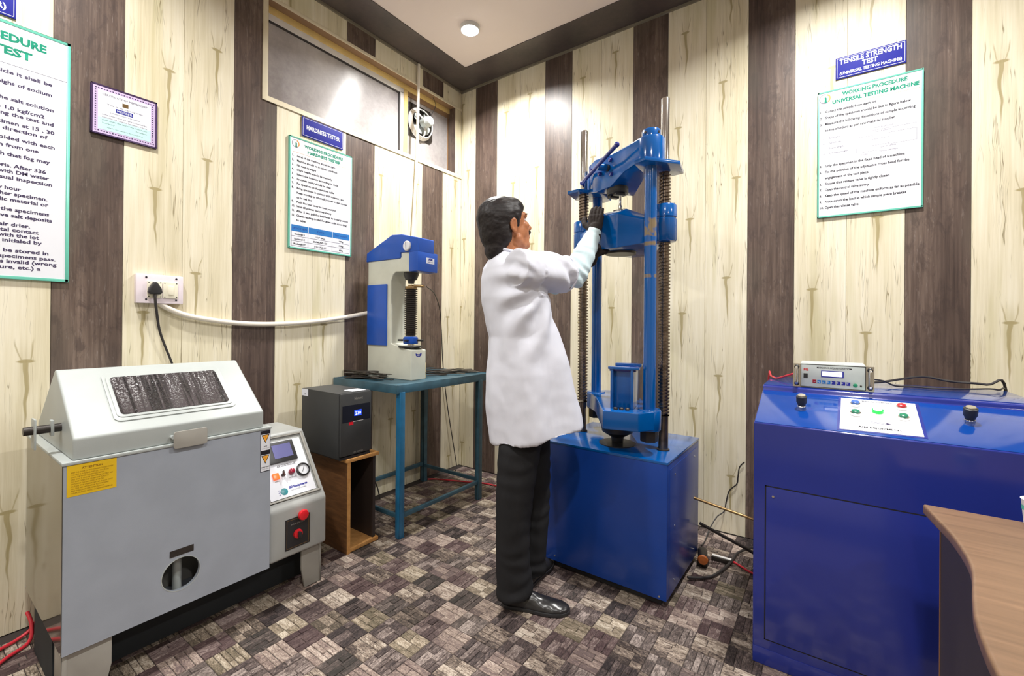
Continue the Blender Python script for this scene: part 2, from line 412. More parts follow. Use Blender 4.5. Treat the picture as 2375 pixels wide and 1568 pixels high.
def plate_hole(bm, u0, u1, v0, v1, cu, cv, r, x0, x1, seg=40):
    "plate in the yz plane between x0 and x1 with a round hole"
    for x, flip in ((x0, True), (x1, False)):
        circ = [bm.verts.new((x, cu + r * math.cos(2 * PI * i / seg), cv + r * math.sin(2 * PI * i / seg))) for i in range(seg)]
        out = []
        for i in range(seg):
            a = 2 * PI * i / seg; c, s = math.cos(a), math.sin(a)
            t = min(((u1 - cu) / c if c > 1e-6 else 1e9), ((u0 - cu) / c if c < -1e-6 else 1e9), ((v1 - cv) / s if s > 1e-6 else 1e9), ((v0 - cv) / s if s < -1e-6 else 1e9))
            out.append(Vector((x, cu + c * t, cv + s * t)))
        for q in ((u0, v0), (u0, v1), (u1, v0), (u1, v1)):
            k = min(range(seg), key=lambda i: (out[i] - Vector((x, q[0], q[1]))).length); out[k] = Vector((x, q[0], q[1]))
        ov = [bm.verts.new(p) for p in out]
        for i in range(seg): bm.faces.new((circ[i], circ[(i + 1) % seg], ov[(i + 1) % seg], ov[i]))
        if flip: A = (circ, ov)
        else: B = (circ, ov)
    for k in (0, 1):
        for i in range(seg): bm.faces.new((A[k][i], A[k][(i + 1) % seg], B[k][(i + 1) % seg], B[k][i]))
    return bm
def tag(o, label=None, cat=None, group=None, kind=None):
    if label: o['label'] = label
    if cat: o['category'] = cat
    if group: o['group'] = group
    if kind: o['kind'] = kind
    return o
def thing(name, label, cat, loc, group=None):
    o = bpy.data.objects.new(name, None); o.location = loc; o.empty_display_size = 0.05; link(o)
    return tag(o, label, cat, group)
def B(name, m, parent, *dims, bevel=0.0, **kw):
    return finish(box(nb(), *dims), name, m, parent, bevel, **kw)
# text is collected first and turned into meshes in one go at the end
TEXTS = []
def text(key, s, size, mtx, align='LEFT', fitw=None, bold=0.0):
    TEXTS.append((key, s, size, mtx, align, fitw, bold))
def plane_A(y, z, x=0.012):   # text matrix on the left wall: runs towards +y
    return Matrix(((0, 0, 1, x), (1, 0, 0, y), (0, 1, 0, z), (0, 0, 0, 1)))
def plane_B(x, z, y=-0.012):  # text matrix on the far wall: runs towards +x
    return Matrix(((1, 0, 0, x), (0, 0, -1, y), (0, 1, 0, z), (0, 0, 0, 1)))
def frame_mtx(o, ux, uy):
    ux, uy = Vector(ux).normalized(), Vector(uy).normalized(); n = ux.cross(uy)
    return Matrix(((ux.x, uy.x, n.x, o[0]), (ux.y, uy.y, n.y, o[1]), (ux.z, uy.z, n.z, o[2]), (0, 0, 0, 1)))
def flush_text():
    objs = []
    for key, s, size, mtx, align, fitw, bold in TEXTS:
        cu = bpy.data.curves.new('t', 'FONT'); cu.body = s; cu.size = size; cu.align_x = align; cu.offset = bold * size; cu.resolution_u = 2
        o = bpy.data.objects.new('t', cu); link(o); objs.append(o)
    dg = bpy.context.evaluated_depsgraph_get(); dg.update()
    groups = {}
    for (key, s, size, mtx, align, fitw, bold), o in zip(TEXTS, objs):
        me = bpy.data.meshes.new_from_object(o.evaluated_get(dg))
        if fitw and len(me.vertices):
            xs = [v.co.x for v in me.vertices]; w = max(xs) - min(xs)
            me.transform(Matrix.Diagonal((fitw / w, 1, 1, 1)))
        me.transform(mtx)
        groups.setdefault(key, []).append(me)
    for o in objs: bpy.data.objects.remove(o)
    for (parent, name, mname), mes in groups.items():
        bm = nb()
        for me in mes: bm.from_mesh(me); bpy.data.meshes.remove(me)
        me = bpy.data.meshes.new(name); bm.to_mesh(me); bm.free(); me.materials.append(MATS[mname])
        place(me, name, bpy.data.objects[parent])
def K(o, m, name='lettering'): return (o.name, name, m)

# ================================================================= ROOM
HW = 3.096
OY0, OY1, OZ0, OZ1 = -1.567, -0.076, 2.40, 2.943          # window opening in the left wall
wa = nb()
for d in ((-0.2, -0.008, -4.9, OY0, 0, CEIL), (-0.2, -0.008, OY1, 0.2, 0, CEIL), (-0.2, -0.008, OY0, OY1, 0, OZ0), (-0.2, -0.008, OY0, OY1, OZ1, CEIL), (-0.2, -0.15, OY0, OY1, OZ0, OZ1)):
    box(wa, *d)
WALL_A = tag(finish(wa, 'wall_left', M_BEAD), 'left wall lined with cream and dark brown vertical boards', kind='structure')
WALL_B = tag(B('wall_far', M_BEAD, None, 0.0, 5.6, 0.008, 0.2, 0, CEIL), 'far wall lined with cream and dark brown vertical boards', kind='structure')
M_PLAST = mat('cream_wall_paint', (190, 180, 162), 0.7, var=0.02)
tag(B('wall_right', M_PLAST, None, 5.6, 5.7, -5.0, 0.2, 0, CEIL), 'plain cream wall on the right side of the room', kind='structure')
tag(B('wall_near', M_PLAST, None, -0.2, 5.6, -5.0, -4.9, 0, CEIL), 'plain cream wall behind the camera', kind='structure')
def board(parent, m, rects, along, c0, c1):
    "one wall board; origin at its own middle so the print follows the board"
    bm = nb(); cm = (c0 + c1) / 2
    for a, b_, z0, z1 in rects:
        if along == 'y': box(bm, -0.008, 0.0, a - cm, b_ - cm, z0 - 1.5, z1 - 1.5)
        else: box(bm, a - cm, b_ - cm, 0.0, 0.008, z0 - 1.5, z1 - 1.5)
    bmesh.ops.recalc_face_normals(bm, faces=bm.faces)
    if len(rects) == 1:
        bmesh.ops.bevel(bm, geom=list(bm.edges), offset=0.0012, segments=1, affect='EDGES')
    me = bpy.data.meshes.new('wall_board'); bm.to_mesh(me); bm.free(); me.materials.append(m)
    o = bpy.data.objects.new('wall_board', me); link(o); o.parent = parent
    o.location = (0, cm, 1.5) if along == 'y' else (cm, 0, 1.5)
G = 0.0006
for k in range(21):
    p = 0.2165; y1 = -k * p - G; y0 = -(k + 1) * p + G
    m = M_DARK if k % 3 == 1 else M_CREAM
    if y0 >= OY1 or y1 <= OY0: rects = [(y0, y1, 0, HW)]
    else:
        a, b_ = max(y0, OY0), min(y1, OY1)
        rects = []
        if y0 < OY0: rects.append((y0, OY0, 0, HW))
        if y1 > OY1: rects.append((OY1, y1, 0, HW))
        rects += [(a, b_, 0, OZ0), (a, b_, OZ1, HW)]
    board(WALL_A, m, rects, 'y', y0, y1)
xb = 0.154 - 0.219; k = 0
while xb < 5.4:
    m = M_DARK if k % 3 == 1 else M_CREAM
    board(WALL_B, m, [(max(xb, 0) + G, xb + 0.219 - G, 0, HW)], 'x', xb, xb + 0.219)
    xb += 0.219; k += 1
tag(B('ceiling', M_CEIL, None, -0.2, 5.6, -4.9, 0.2, CEIL, CEIL + 0.1), 'pale grey-pink flat painted ceiling', kind='structure')
tag(B('trim_1', M_SOFFIT, None, 0.0, 0.26, -4.9, 0.0, HW, CEIL), 'dark wood-look ceiling border above the left wall', kind='structure')
tag(B('trim_2', M_SOFFIT, None, 0.26, 5.6, -0.251, 0.0, HW, CEIL), 'dark wood-look ceiling border above the far wall', kind='structure')
tag(B('trim_3', M_BEAD, None, 0.0, 0.012, -4.9, 0.0, HW - 0.014, HW), 'thin cove bead at the top of the left wall', kind='structure')
tag(B('trim_4', M_BEAD, None, 0.0, 5.6, -0.012, 0.0, HW - 0.014, HW), 'thin cove bead at the top of the far wall', kind='structure')
# window
sf = nb(); e = 0.027
box(sf, -0.004, 0.006, OY0 - e, OY0, OZ0 - e, HW); box(sf, -0.004, 0.006, OY0, 0.0, OZ0 - e, OZ0); box(sf, -0.004, 0.004, OY0, 0.0, OZ1 - 0.006, OZ1 + 0.012)
WIN = tag(finish(sf, 'window_1', M_CTRIM, None, 0.001), 'high two-bay window with cream trim set back in the left wall', kind='structure')
S = -0.072
B('top_reveal', M_REVEAL, WIN, S - 0.03, 0.0, OY0, OY1, OZ1 - 0.004, OZ1 - 0.0005)
B('side_reveal', M_DARK, WIN, S, -0.0005, OY1 - 0.004, OY1 - 0.0005, OZ0, OZ1 - 0.004)
B('side_reveal', M_REVEAL, WIN, S, -0.0005, OY0 + 0.0005, OY0 + 0.004, OZ0, OZ1 - 0.004)
B('sill_reveal', M_CTRIM, WIN, S - 0.03, 0.0, OY0, OY1, OZ0 + 0.0005, OZ0 + 0.003)
yf = nb(); box(yf, S - 0.02, S + 0.012, OY0, OY1, OZ1 - 0.042, OZ1 - 0.004); box(yf, S - 0.02, S + 0.012, -0.562, -0.527, OZ0, OZ1 - 0.04)
finish(yf, 'wooden_frame', M_YEL, WIN, 0.002)
al = nb(); box(al, S - 0.015, S + 0.006, OY0, -0.562, OZ1 - 0.078, OZ1 - 0.042); box(al, S - 0.015, S + 0.006, -0.592, -0.562, OZ0, OZ1 - 0.07)
box(al, S - 0.015, S + 0.006, OY0, OY0 + 0.012, OZ0, OZ1 - 0.07)
finish(al, 'sash_frame', M_ALU, WIN, 0.002)
gk = nb(); box(gk, S - 0.012, S + 0.001, OY0, -0.592, OZ1 - 0.088, OZ1 - 0.078); box(gk, S - 0.012, S + 0.001, -0.602, -0.592, OZ0, OZ1 - 0.08)
finish(gk, 'gasket', M_GASK, WIN)
B('pane', M_FILM, WIN, S - 0.012, S - 0.006, OY0, -0.596, OZ0, OZ1 - 0.08)
pf = nb(); box(pf, S - 0.015, S + 0.004, -0.527, OY1, OZ1 - 0.075, OZ1 - 0.042); box(pf, S - 0.015, S - 0.003, OY1 - 0.012, OY1, OZ0, OZ1 - 0.04)
finish(pf, 'sash_frame', M_REVEAL, WIN, 0.001)
B('pane', M_FILM, WIN, S - 0.014, S - 0.008, -0.527, OY1, OZ0, OZ1 - 0.05)

# floor: base sheet plus split-stone tiles laid as a basket weave
FLOOR = tag(B('floor', mat('floor_grout', (52, 44, 42), 0.8), None, -0.2, 5.6, -4.9, 0.2, -0.12, -0.0035), 'floor of small split-stone tiles in a basket weave', kind='structure')
TX, TY = 0.1125, 0.105
def tile_bm(bm, ox, oy, rot, rng, dz=0.0, tl=None):
    "one tile made of four or five uneven strips"
    n = rng.choice((3, 4, 4, 5)); w = [rng.uniform(0.7, 1.4) for _ in range(n)]; s = sum(w); acc = 0
    A, C_ = (TY, TX) if rot else (TX, TY)
    for wi in w:
        a0 = acc / s * C_; acc += wi; a1 = acc / s * C_
        cuts = [0, 1] if rng.random() < 0.45 else [0, rng.uniform(0.3, 0.7), 1]
        for c0, c1 in zip(cuts, cuts[1:]):
            h = rng.uniform(-0.0022, -0.0002); tn = rng.uniform(0, 1); g_ = 0.0007
            l0, l1 = c0 * A + g_, c1 * A - g_; q0, q1 = a0 + g_, a1 - g_; b = 0.0012
            def P(l, q, z): return (ox + (q if rot else l), oy + (l if rot else q), z + dz)
            lo = [bm.verts.new(P(l, q, -0.0036)) for l, q in ((l0, q0), (l1, q0), (l1, q1), (l0, q1))]
            hi = [bm.verts.new(P(l, q, h + rng.uniform(-0.0003, 0.0002))) for l, q in ((l0 + b, q0 + b), (l1 - b, q0 + b), (l1 - b, q1 - b), (l0 + b, q1 - b))]
            fs = [bm.faces.new(hi)] + [bm.faces.new((lo[i], lo[(i + 1) % 4], hi[(i + 1) % 4], hi[i])) for i in range(4)]
            for f in fs: f[tl] = tn
def tile_mesh(seed, rot):
    bm = nb(); tl = bm.faces.layers.float.new('tone'); tile_bm(bm, 0, 0, rot, random.Random(seed), 0, tl)
    bmesh.ops.recalc_face_normals(bm, faces=bm.faces)
    me = bpy.data.meshes.new('floor_tile'); bm.to_mesh(me); bm.free(); me.materials.append(M_TD if rot else M_TL); return me
TM = [[tile_mesh(s, r) for s in range(6)] for r in (False, True)]
cells = []
for i in range(-9, 32):
    for j in range(-12, 17):
        x, y = 0.96 + i * TX, -1.69 + j * TY
        if x < -0.02 or y < -2.95 or y > -0.03 or x > 3.6: continue
        c = Vector((x + TX / 2, y + TY / 2, 0)); v = c - CAMP; d = v.dot(f3)
        if d < 0.3: vis = False
        else:
            px, py = 1187.5 + v.dot(r3) / d * 1025, 749.8 - v.dot(u3) / d * 1025
            vis = -60 < px < 2435 and py < 1640
        under = (0.1 < x < 0.52 and -2.42 < y < -1.7) or (1.42 < x < 1.85 and -0.8 < y < -0.42) or (2.32 < x and -0.93 < y) or (2.35 < x and y < -0.9)
        cells.append((0 if vis and not under else 1, d, i, j, x, y))
cells.sort()
stuff = [nb(), nb()]; tls = [b_.faces.layers.float.new('tone') for b_ in stuff]; rg = random.Random(3)
for n, (u_, d, i, j, x, y) in enumerate(cells):
    rot = (i + j) % 2 == 1
    if n < 300 and u_ == 0:
        o = bpy.data.objects.new('floor_tile', TM[rot][rg.randrange(6)]); link(o); o.parent = FLOOR; o.location = (x, y, rg.uniform(-0.0004, 0.0))
    else: tile_bm(stuff[rot], x, y, rot, rg, 0, tls[rot])
for r_ in (0, 1):
    bmesh.ops.recalc_face_normals(stuff[r_], faces=stuff[r_].faces)
    me = bpy.data.meshes.new('distant_tiles'); stuff[r_].to_mesh(me); stuff[r_].free(); me.materials.append(M_TD if r_ else M_TL)
    o = bpy.data.objects.new('distant_tiles', me); link(o); o.parent = FLOOR; o['kind'] = 'stuff'

# ceiling downlights
for i, (x, y) in enumerate(LIGHTS[:2]):
    t = thing('downlight', ['small round lit ceiling downlight near the room corner', 'round ceiling downlight above the blue console, out of frame'][i], 'lamp', (x, y, CEIL))
    finish(lathe(nb(), [(0.058, 0.0), (0.066, 0.0), (0.064, 0.010), (0.057, 0.022)], (x, y, CEIL), (0, 0, -1), 32, caps=False), 'bezel', M_ALU, t)
    finish(lathe(nb(), [(0.056, 0.001), (0.056, 0.020), (0.045, 0.030), (0.02, 0.034)], (x, y, CEIL), (0, 0, -1), 32), 'diffuser', M_LED, t)

# ================================================================= SALT SPRAY CHAMBER
Y0, Y1 = -2.45, -1.857
ch = thing('salt_spray_chamber', 'large pale grey salt spray test chamber with hinged lid and control box', 'machine', (0.36, -2.15, 0))
t_ = 0.015
sh = nb()
for d in ((0.08, 0.648, Y0, Y0 + t_, 0.19, 0.742), (0.08, 0.648, Y1 - t_, Y1, 0.19, 0.742), (0.08, 0.095, Y0, Y1, 0.19, 0.742), (0.08, 0.648, Y0, Y1, 0.18, 0.195), (0.08, 0.648, Y0, Y1, 0.728, 0.742)): box(sh, *d)
finish(sh, 'body', M_GREY, ch, 0.002)
B('polished_side', M_GREYS, ch, 0.09, 0.655, Y0 - 0.002, Y0 - 0.0005, 0.185, 0.742)
finish(plate_hole(nb(), Y0, Y1, 0.182, 0.742, -2.156, 0.296, 0.056, 0.646, 0.66), 'front_panel', M_GREY, ch)
finish(lathe(nb(), [(0.056, 0), (0.058, 0.0), (0.058, 0.002), (0.0555, 0.002)], (0.659, -2.156, 0.296), (1, 0, 0), 40, caps=False), 'hole_rim', M_GREYL, ch)
finish(cyl(nb(), (0.60, -2.150, 0.2), (0.60, -2.150, 0.5), 0.014), 'drain_pipe', M_GREYL, ch)
B('inner_wall', M_LEG, ch, 0.50, 0.51, Y0 + t_, Y1 - t_, 0.196, 0.72)
sl = nb(); box(sl, 0.655, 0.6615, -2.19, -2.12, 0.362, 0.384); finish(sl, 'vent_slot', M_DSTEEL, ch)
B('rim', M_GREYL, ch, 0.075, 0.664, Y0 - 0.004, Y1 + 0.003, 0.742, 0.752, bevel=0.003)
# lid
LA, LB = -2.43, -1.882
lp = [(0.12, 0.752), (0.655, 0.752), (0.655, 0.817), (0.411, 1.006), (0.395, 1.006), (0.13, 0.80)]
lid = finish(prism(nb(), lp, LA, LB), 'lid', M_GREYL, ch, 0.007, bseg=3)
us = Vector((-0.244, 0, 0.189)).normalized(); nsl = Vector((0.189, 0, 0.244)).normalized(); so = Vector((0.655, 0, 0.817))
SM = Matrix(((us.x, 0, nsl.x, so.x), (0, 1, 0, 0), (us.z, 0, nsl.z, so.z), (0, 0, 0, 1)))   # (along slope, y, out)
def rrect(a0, a1, b0, b1, r, n=5):
    out = []
    for cx, cy, s in ((a1 - r, b1 - r, 0), (a0 + r, b1 - r, 90), (a0 + r, b0 + r, 180), (a1 - r, b0 + r, 270)):
        for i in range(n + 1):
            a = R(s + 90 * i / n); out.append((cx + r * math.cos(a), cy + r * math.sin(a)))
    return out
vw = finish(prism(nb(), rrect(0.044, 0.274, -2.327, -1.966, 0.02), 0.0, 0.004, 'z', SM), 'viewing_frame', M_GREYL, lid, 0.001)
finish(prism(nb(), rrect(0.058, 0.258, -2.318, -1.975, 0.016), 0.004, 0.007, 'z', SM), 'viewing_gasket', M_GREYL, vw, 0.001)
finish(prism(nb(), rrect(0.068, 0.248, -2.308, -1.986, 0.012), 0.0065, 0.0085, 'z', SM), 'viewing_window', M_VIEW, vw)
finish(prism(nb(), rrect(-2.185, -2.085, 0.735, 0.793, 0.008), 0.668, 0.674, 'x'), 'lid_handle', M_LEG, lid, 0.001)
finish(cyl(nb(), (0.655, -2.186, 0.775), (0.672, -2.186, 0.775), 0.006), 'handle_boss', M_GREYL, lid)
# side catch bar
ar = finish(cyl(nb(), (0.50, -2.512, 0.832), (0.50, -2.43, 0.832), 0.013), 'catch_bar', M_DSTEEL, ch)
br = nb(); box(br, 0.475, 0.525, -2.492, -2.487, 0.775, 0.868); box(br, 0.485, 0.515, -2.455, -2.447, 0.81, 0.858)
finish(br, 'catch_plate', M_GREYL, ch, 0.004)
# stickers
ys = B('caution_sticker', M_YSTK, ch, 0.6602, 0.6608, -2.443, -2.331, 0.648, 0.741)
PX = lambda y, z, x=0.6611: plane_A(y, z, x)
text(K(ch, 'brown_sticker_ink', 'caution_lettering'), 'ATTENTION', 0.0085, PX(-2.387, 0.7255), 'CENTER', bold=0.045)
cl_ = ['KEEP THE DOOR OF THE CHAMBER CLOSED WHEN', 'THE TEST IS RUNNING AND SALT FOG IS ON', 'CHECK THE WATER LEVEL BEFORE STARTING', 'USE ONLY CLEAN WATER AND DRY AIR', 'DO NOT OPEN THE LID BEFORE PURGING', 'SWITCH OFF THE MAIN SUPPLY AFTER TEST', 'CLEAN THE INSIDE AFTER EACH TEST', 'FILL THE AIR SATURATOR TO THE MARK', 'KEEP THE DRAIN PIPE OPEN ALWAYS', 'WEAR GLOVES WHILE LOADING SAMPLES']
for i, s in enumerate(cl_): text(K(ch, 'brown_sticker_ink', 'caution_lettering'), s, 0.0058, PX(-2.434, 0.7165 - i * 0.0068), fitw=0.094 - 0.01 * (i % 3))
wn = nb(); box(wn, 0.6602, 0.6606, -1.896, -1.858, 0.575, 0.738)
finish(wn, 'warning_sticker', M_INK, ch)
for z0 in (0.578, 0.66):
    B('sticker_face', M_WHITE, ch, 0.6606, 0.6609, -1.894, -1.860, z0, z0 + 0.064)
    cy = -1.877
    finish(prism(nb(), [(cy - 0.0155, z0 + 0.062), (cy + 0.0155, z0 + 0.062), (cy, z0 + 0.028)], 0.6609, 0.6611, 'x'), 'warning_triangle_edge', M_INK, ch)
    finish(prism(nb(), [(cy - 0.0118, z0 + 0.0598), (cy + 0.0118, z0 + 0.0598), (cy, z0 + 0.0335)], 0.6611, 0.6613, 'x'), 'warning_triangle', M_AMB, ch)
    finish(cyl(nb(), (0.6612, cy, z0 + 0.052), (0.6615, cy, z0 + 0.052), 0.0032, seg=10), 'warning_mark', M_ORGI, ch)
    text(K(ch, 'black_ink', 'warning_lettering'), 'WARNING', 0.0065, PX(cy, z0 + 0.0745 - 0.004), 'CENTER')
    text(K(ch, 'black_ink', 'warning_lettering'), ['HOT', 'HIGH VOLT'][z0 < 0.6], 0.006, PX(cy, z0 + 0.013), 'CENTER', bold=0.045)
    text(K(ch, 'black_ink', 'warning_lettering'), 'DO NOT TOUCH', 0.004, PX(cy, z0 + 0.006), 'CENTER', fitw=0.028)
# control box
BY0, BY1 = -1.847, -1.597
cb = finish(prism(nb(), [(0.2, 0.18), (0.64, 0.18), (0.64, 0.388), (0.437, 0.664), (0.2, 0.664)], BY0, BY1), 'control_box', M_CTRL, ch, 0.012, bseg=3)
u2v = Vector((-0.5925, 0, 0.8056)); n2v = Vector((0.8056, 0, 0.5925)); o2 = Vector((0.64, 0, 0.388))
CM = Matrix(((u2v.x, 0, n2v.x, o2.x), (0, 1, 0, 0), (u2v.z, 0, n2v.z, o2.z), (0, 0, 0, 1)))   # (up slope, y, out)
rc = nb()
for d in ((0.035, 0.325, -1.842, -1.834, 0, 0.008), (0.035, 0.325, -1.623, -1.615, 0, 0.008), (0.035, 0.042, -1.842, -1.615, 0, 0.008), (0.318, 0.325, -1.842, -1.615, 0, 0.008)): box(rc, *d, mtx=CM)
finish(rc, 'panel_bezel', M_LEG, cb, 0.002)
cp = finish(box(nb(), 0.045, 0.300, -1.832, -1.633, 0.001, 0.006, mtx=CM), 'control_panel', M_WHITE, cb, 0.001)
def cpt(s, y, h=0.0063): return CM @ Vector((s, y, h))
def ctext(s, y, st, size, al='CENTER', m='black_ink', **k): text(K(cb, m, 'panel_lettering'), st, size, frame_mtx(cpt(s, y, 0.0066), (0, 1, 0), u2v), al, **k)
hm = finish(box(nb(), 0.199, 0.295, -1.812, -1.672, 0.006, 0.016, mtx=CM), 'touch_screen', M_BLACK, cb, 0.003)
finish(box(nb(), 0.217, 0.280, -1.770, -1.688, 0.0155, 0.017, mtx=CM), 'screen_face', M_HMI, hm)
ctext(0.180, -1.728, 'AIR CONTROLLER', 0.013, fitw=0.082)
sw = finish(box(nb(), 0.129, 0.157, -1.798, -1.772, 0.006, 0.013, mtx=CM), 'rocker_switch', M_ORG, cb, 0.002)
ctext(0.119, -1.785, 'MAINS', 0.006)
finish(cyl(nb(), cpt(0.143, -1.756, 0.006), cpt(0.143, -1.756, 0.018), 0.006), 'key_switch', M_DSTEEL, cb)
finish(box(nb(), 0.132, 0.156, -1.758, -1.754, 0.016, 0.030, mtx=CM), 'key', M_DSTEEL, cb, 0.001)
ctext(0.122, -1.756, 'LOCK', 0.005)
finish(lathe(nb(), [(0.011, 0), (0.012, 0.004), (0.013, 0.012), (0.010, 0.020), (0.004, 0.023)], cpt(0.146, -1.718, 0.006), n2v, 20), 'indicator_lamp', M_DRED, cb)
ctext(0.121, -1.716, 'AIR ON/OFF', 0.006)
gg = finish(lathe(nb(), [(0.022, 0), (0.029, 0.0), (0.030, 0.010), (0.025, 0.014), (0.0235, 0.011)], cpt(0.143, -1.666, 0.006), n2v, 32, caps=False), 'pressure_gauge', M_BLACK, cb)
finish(cyl(nb(), cpt(0.143, -1.666, 0.006), cpt(0.143, -1.666, 0.013), 0.0245, seg=32), 'gauge_face', M_GLASSCLR, gg)
nd = nb(); tube(nd, [cpt(0.133, -1.672, 0.0145), cpt(0.155, -1.659, 0.0145)], 0.0009, 6, 1); finish(nd, 'needle', M_INK, gg)
tk = nb()
for i in range(19):
    a = R(-135 + 15 * i); c, s = math.cos(a), math.sin(a)
    tube(tk, [cpt(0.143 + c * 0.018, -1.666 + s * 0.018, 0.0134), cpt(0.143 + c * 0.0215, -1.666 + s * 0.0215, 0.0134)], 0.0004, 4, 1)
finish(tk, 'scale_marks', M_INK, gg)
finish(lathe(nb(), [(0.0002, 0.0012), (0.011, 0.001), (0.0155, 0.0)], cpt(0.071, -1.769, 0.006), n2v, 24), 'globe_logo', M_ORB, cb)
dots = nb()
for i in range(5): box(dots, 0.060 + i * 0.005, 0.0618 + i * 0.005, -1.793 + (i % 2) * 0.003, -1.785, 0.006, 0.0066, mtx=CM)
finish(dots, 'logo_streaks', M_SIGNB, cb)
ctext(0.078, -1.746, 'SSI Equipments', 0.0135, 'LEFT', m='navy_sign', fitw=0.082, bold=0.045)
ctext(0.066, -1.743, '• SALT SPRAY TEST CHAMBER', 0.0055, 'LEFT', fitw=0.07)
bp = B('switch_plate', M_BLACK, cb, 0.640, 0.6425, -1.784, -1.676, 0.211, 0.340)
yl_ = nb()
for d in ((-1.779, -1.681, 0.333, 0.335), (-1.779, -1.681, 0.216, 0.218), (-1.779, -1.777, 0.216, 0.335), (-1.683, -1.681, 0.216, 0.335)): box(yl_, 0.6425, 0.6431, d[0], d[1], d[2], d[3])
finish(yl_, 'plate_border', M_BRASS, bp)
text(K(cb, 'leg_beige_grey', 'plate_lettering'), 'MAIN SWITCH', 0.009, PX(-1.73, 0.311, 0.6432), 'CENTER')
kn = finish(lathe(nb(), [(0.015, 0), (0.019, 0.0), (0.018, 0.008), (0.012, 0.010)], (0.6425, -1.731, 0.268), (1, 0, 0), 28), 'rotary_knob', M_RED, bp)
finish(box(nb(), 0.650, 0.668, -1.736, -1.726, 0.256, 0.280), 'knob_grip', M_BLACK, kn, 0.002)
es = finish(lathe(nb(), [(0.012, 0), (0.012, 0.012), (0.021, 0.014), (0.0225, 0.020), (0.020, 0.027), (0.012, 0.029)], (0.640, -1.716, 0.347), (1, 0, 0), 28), 'stop_button', M_RED, cb)
# legs
def leg(y0, y1, xf, back):
    bm = nb(); s = -1 if back else 1
    prism(bm, [(y0, 0.19), (y1, 0.19), (y1, 0.0), (y0 + (y1 - y0) * 0.18, 0.0), (y0, 0.09)] if not back else [(y0, 0.19), (y1, 0.19), (y1, 0.09), (y1 - (y1 - y0) * 0.18, 0.0), (y0, 0.0)], xf - 0.012, xf, 'x')
    yy = y1 if not back else y0
    box(bm, xf - 0.10, xf, min(yy, yy - s * 0.012), max(yy, yy - s * 0.012), 0.0, 0.19)
    finish(bm, 'leg', M_LEG, ch, 0.003)
leg(-1.696, -1.602, 0.612, False); leg(-2.448, -2.335, 0.648, True)
B('base_shade_box', M_UNDER, ch, 0.20, 0.49, -2.444, -1.61, 0.0, 0.181)  # black base box, added and sized to fill in the shadow under the chamber

# ================================================================= UPS CABINET AND UPS
cab = thing('plywood_stand', 'open rough plywood cabinet under the black power unit', 'cabinet', (0.32, -1.31, 0))
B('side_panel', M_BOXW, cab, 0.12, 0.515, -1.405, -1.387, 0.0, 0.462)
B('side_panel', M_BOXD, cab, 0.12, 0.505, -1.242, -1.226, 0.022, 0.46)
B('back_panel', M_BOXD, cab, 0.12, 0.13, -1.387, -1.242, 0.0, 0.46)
B('top_board', M_BOXE, cab, 0.11, 0.52, -1.41, -1.215, 0.462, 0.48, bevel=0.001)
B('bottom_board', M_BOXE, cab, 0.12, 0.515, -1.387, -1.212, 0.003, 0.022, bevel=0.001)
B('edge_strip', M_BOXE, cab, 0.515, 0.518, -1.405, -1.387, 0.0, 0.462)
ups = thing('power_backup_unit', 'black tower power backup unit with blue display on the plywood cabinet', 'power unit', (0.32, -1.35, 0.48))
ub = B('casing', M_UPS, ups, 0.16, 0.50, -1.447, -1.26, 0.485, 0.815, bevel=0.004)
B('front_bezel', M_UPS, ups, 0.50, 0.515, -1.445, -1.262, 0.498, 0.813, bevel=0.006)
B('base_strip', M_BLACK, ups, 0.165, 0.508, -1.443, -1.264, 0.480, 0.492)
dsp = B('display_panel', M_BLACKG, ups, 0.5145, 0.5165, -1.436, -1.272, 0.668, 0.752)
B('blue_display', M_LCDB, dsp, 0.5165, 0.5172, -1.368, -1.326, 0.694, 0.724)
text(K(dsp, 'lit_white_lcd', 'display_digits'), '230', 0.022, plane_A(-1.364, 0.70, 0.5176), fitw=0.034)
B('status_line', M_ALU, ups, 0.515, 0.5165, -1.374, -1.314, 0.6655, 0.669)
B('red_sticker', M_RED, ups, 0.515, 0.5158, -1.399, -1.373, 0.651, 0.667)
text(K(ups, 'leg_beige_grey', 'brand_lettering'), 'Numeric', 0.020, plane_A(-1.368, 0.777, 0.5158), fitw=0.05)
text(K(ups, 'leg_beige_grey', 'brand_lettering'), 'UPS 1000 VA', 0.010, plane_A(-1.375, 0.506, 0.5158), fitw=0.06)
B('white_label', M_WHITE, ups, 0.16, 0.222, -1.4478, -1.447, 0.776, 0.812)
text(K(ups, 'black_ink', 'label_lettering'), 'OK', 0.012, frame_mtx((0.185, -1.4482, 0.782), (1, 0, 0), (0, 0, 1)))
B('paper_label', M_WHITE, ups, 0.41, 0.485, -1.36, -1.275, 0.815, 0.8156)

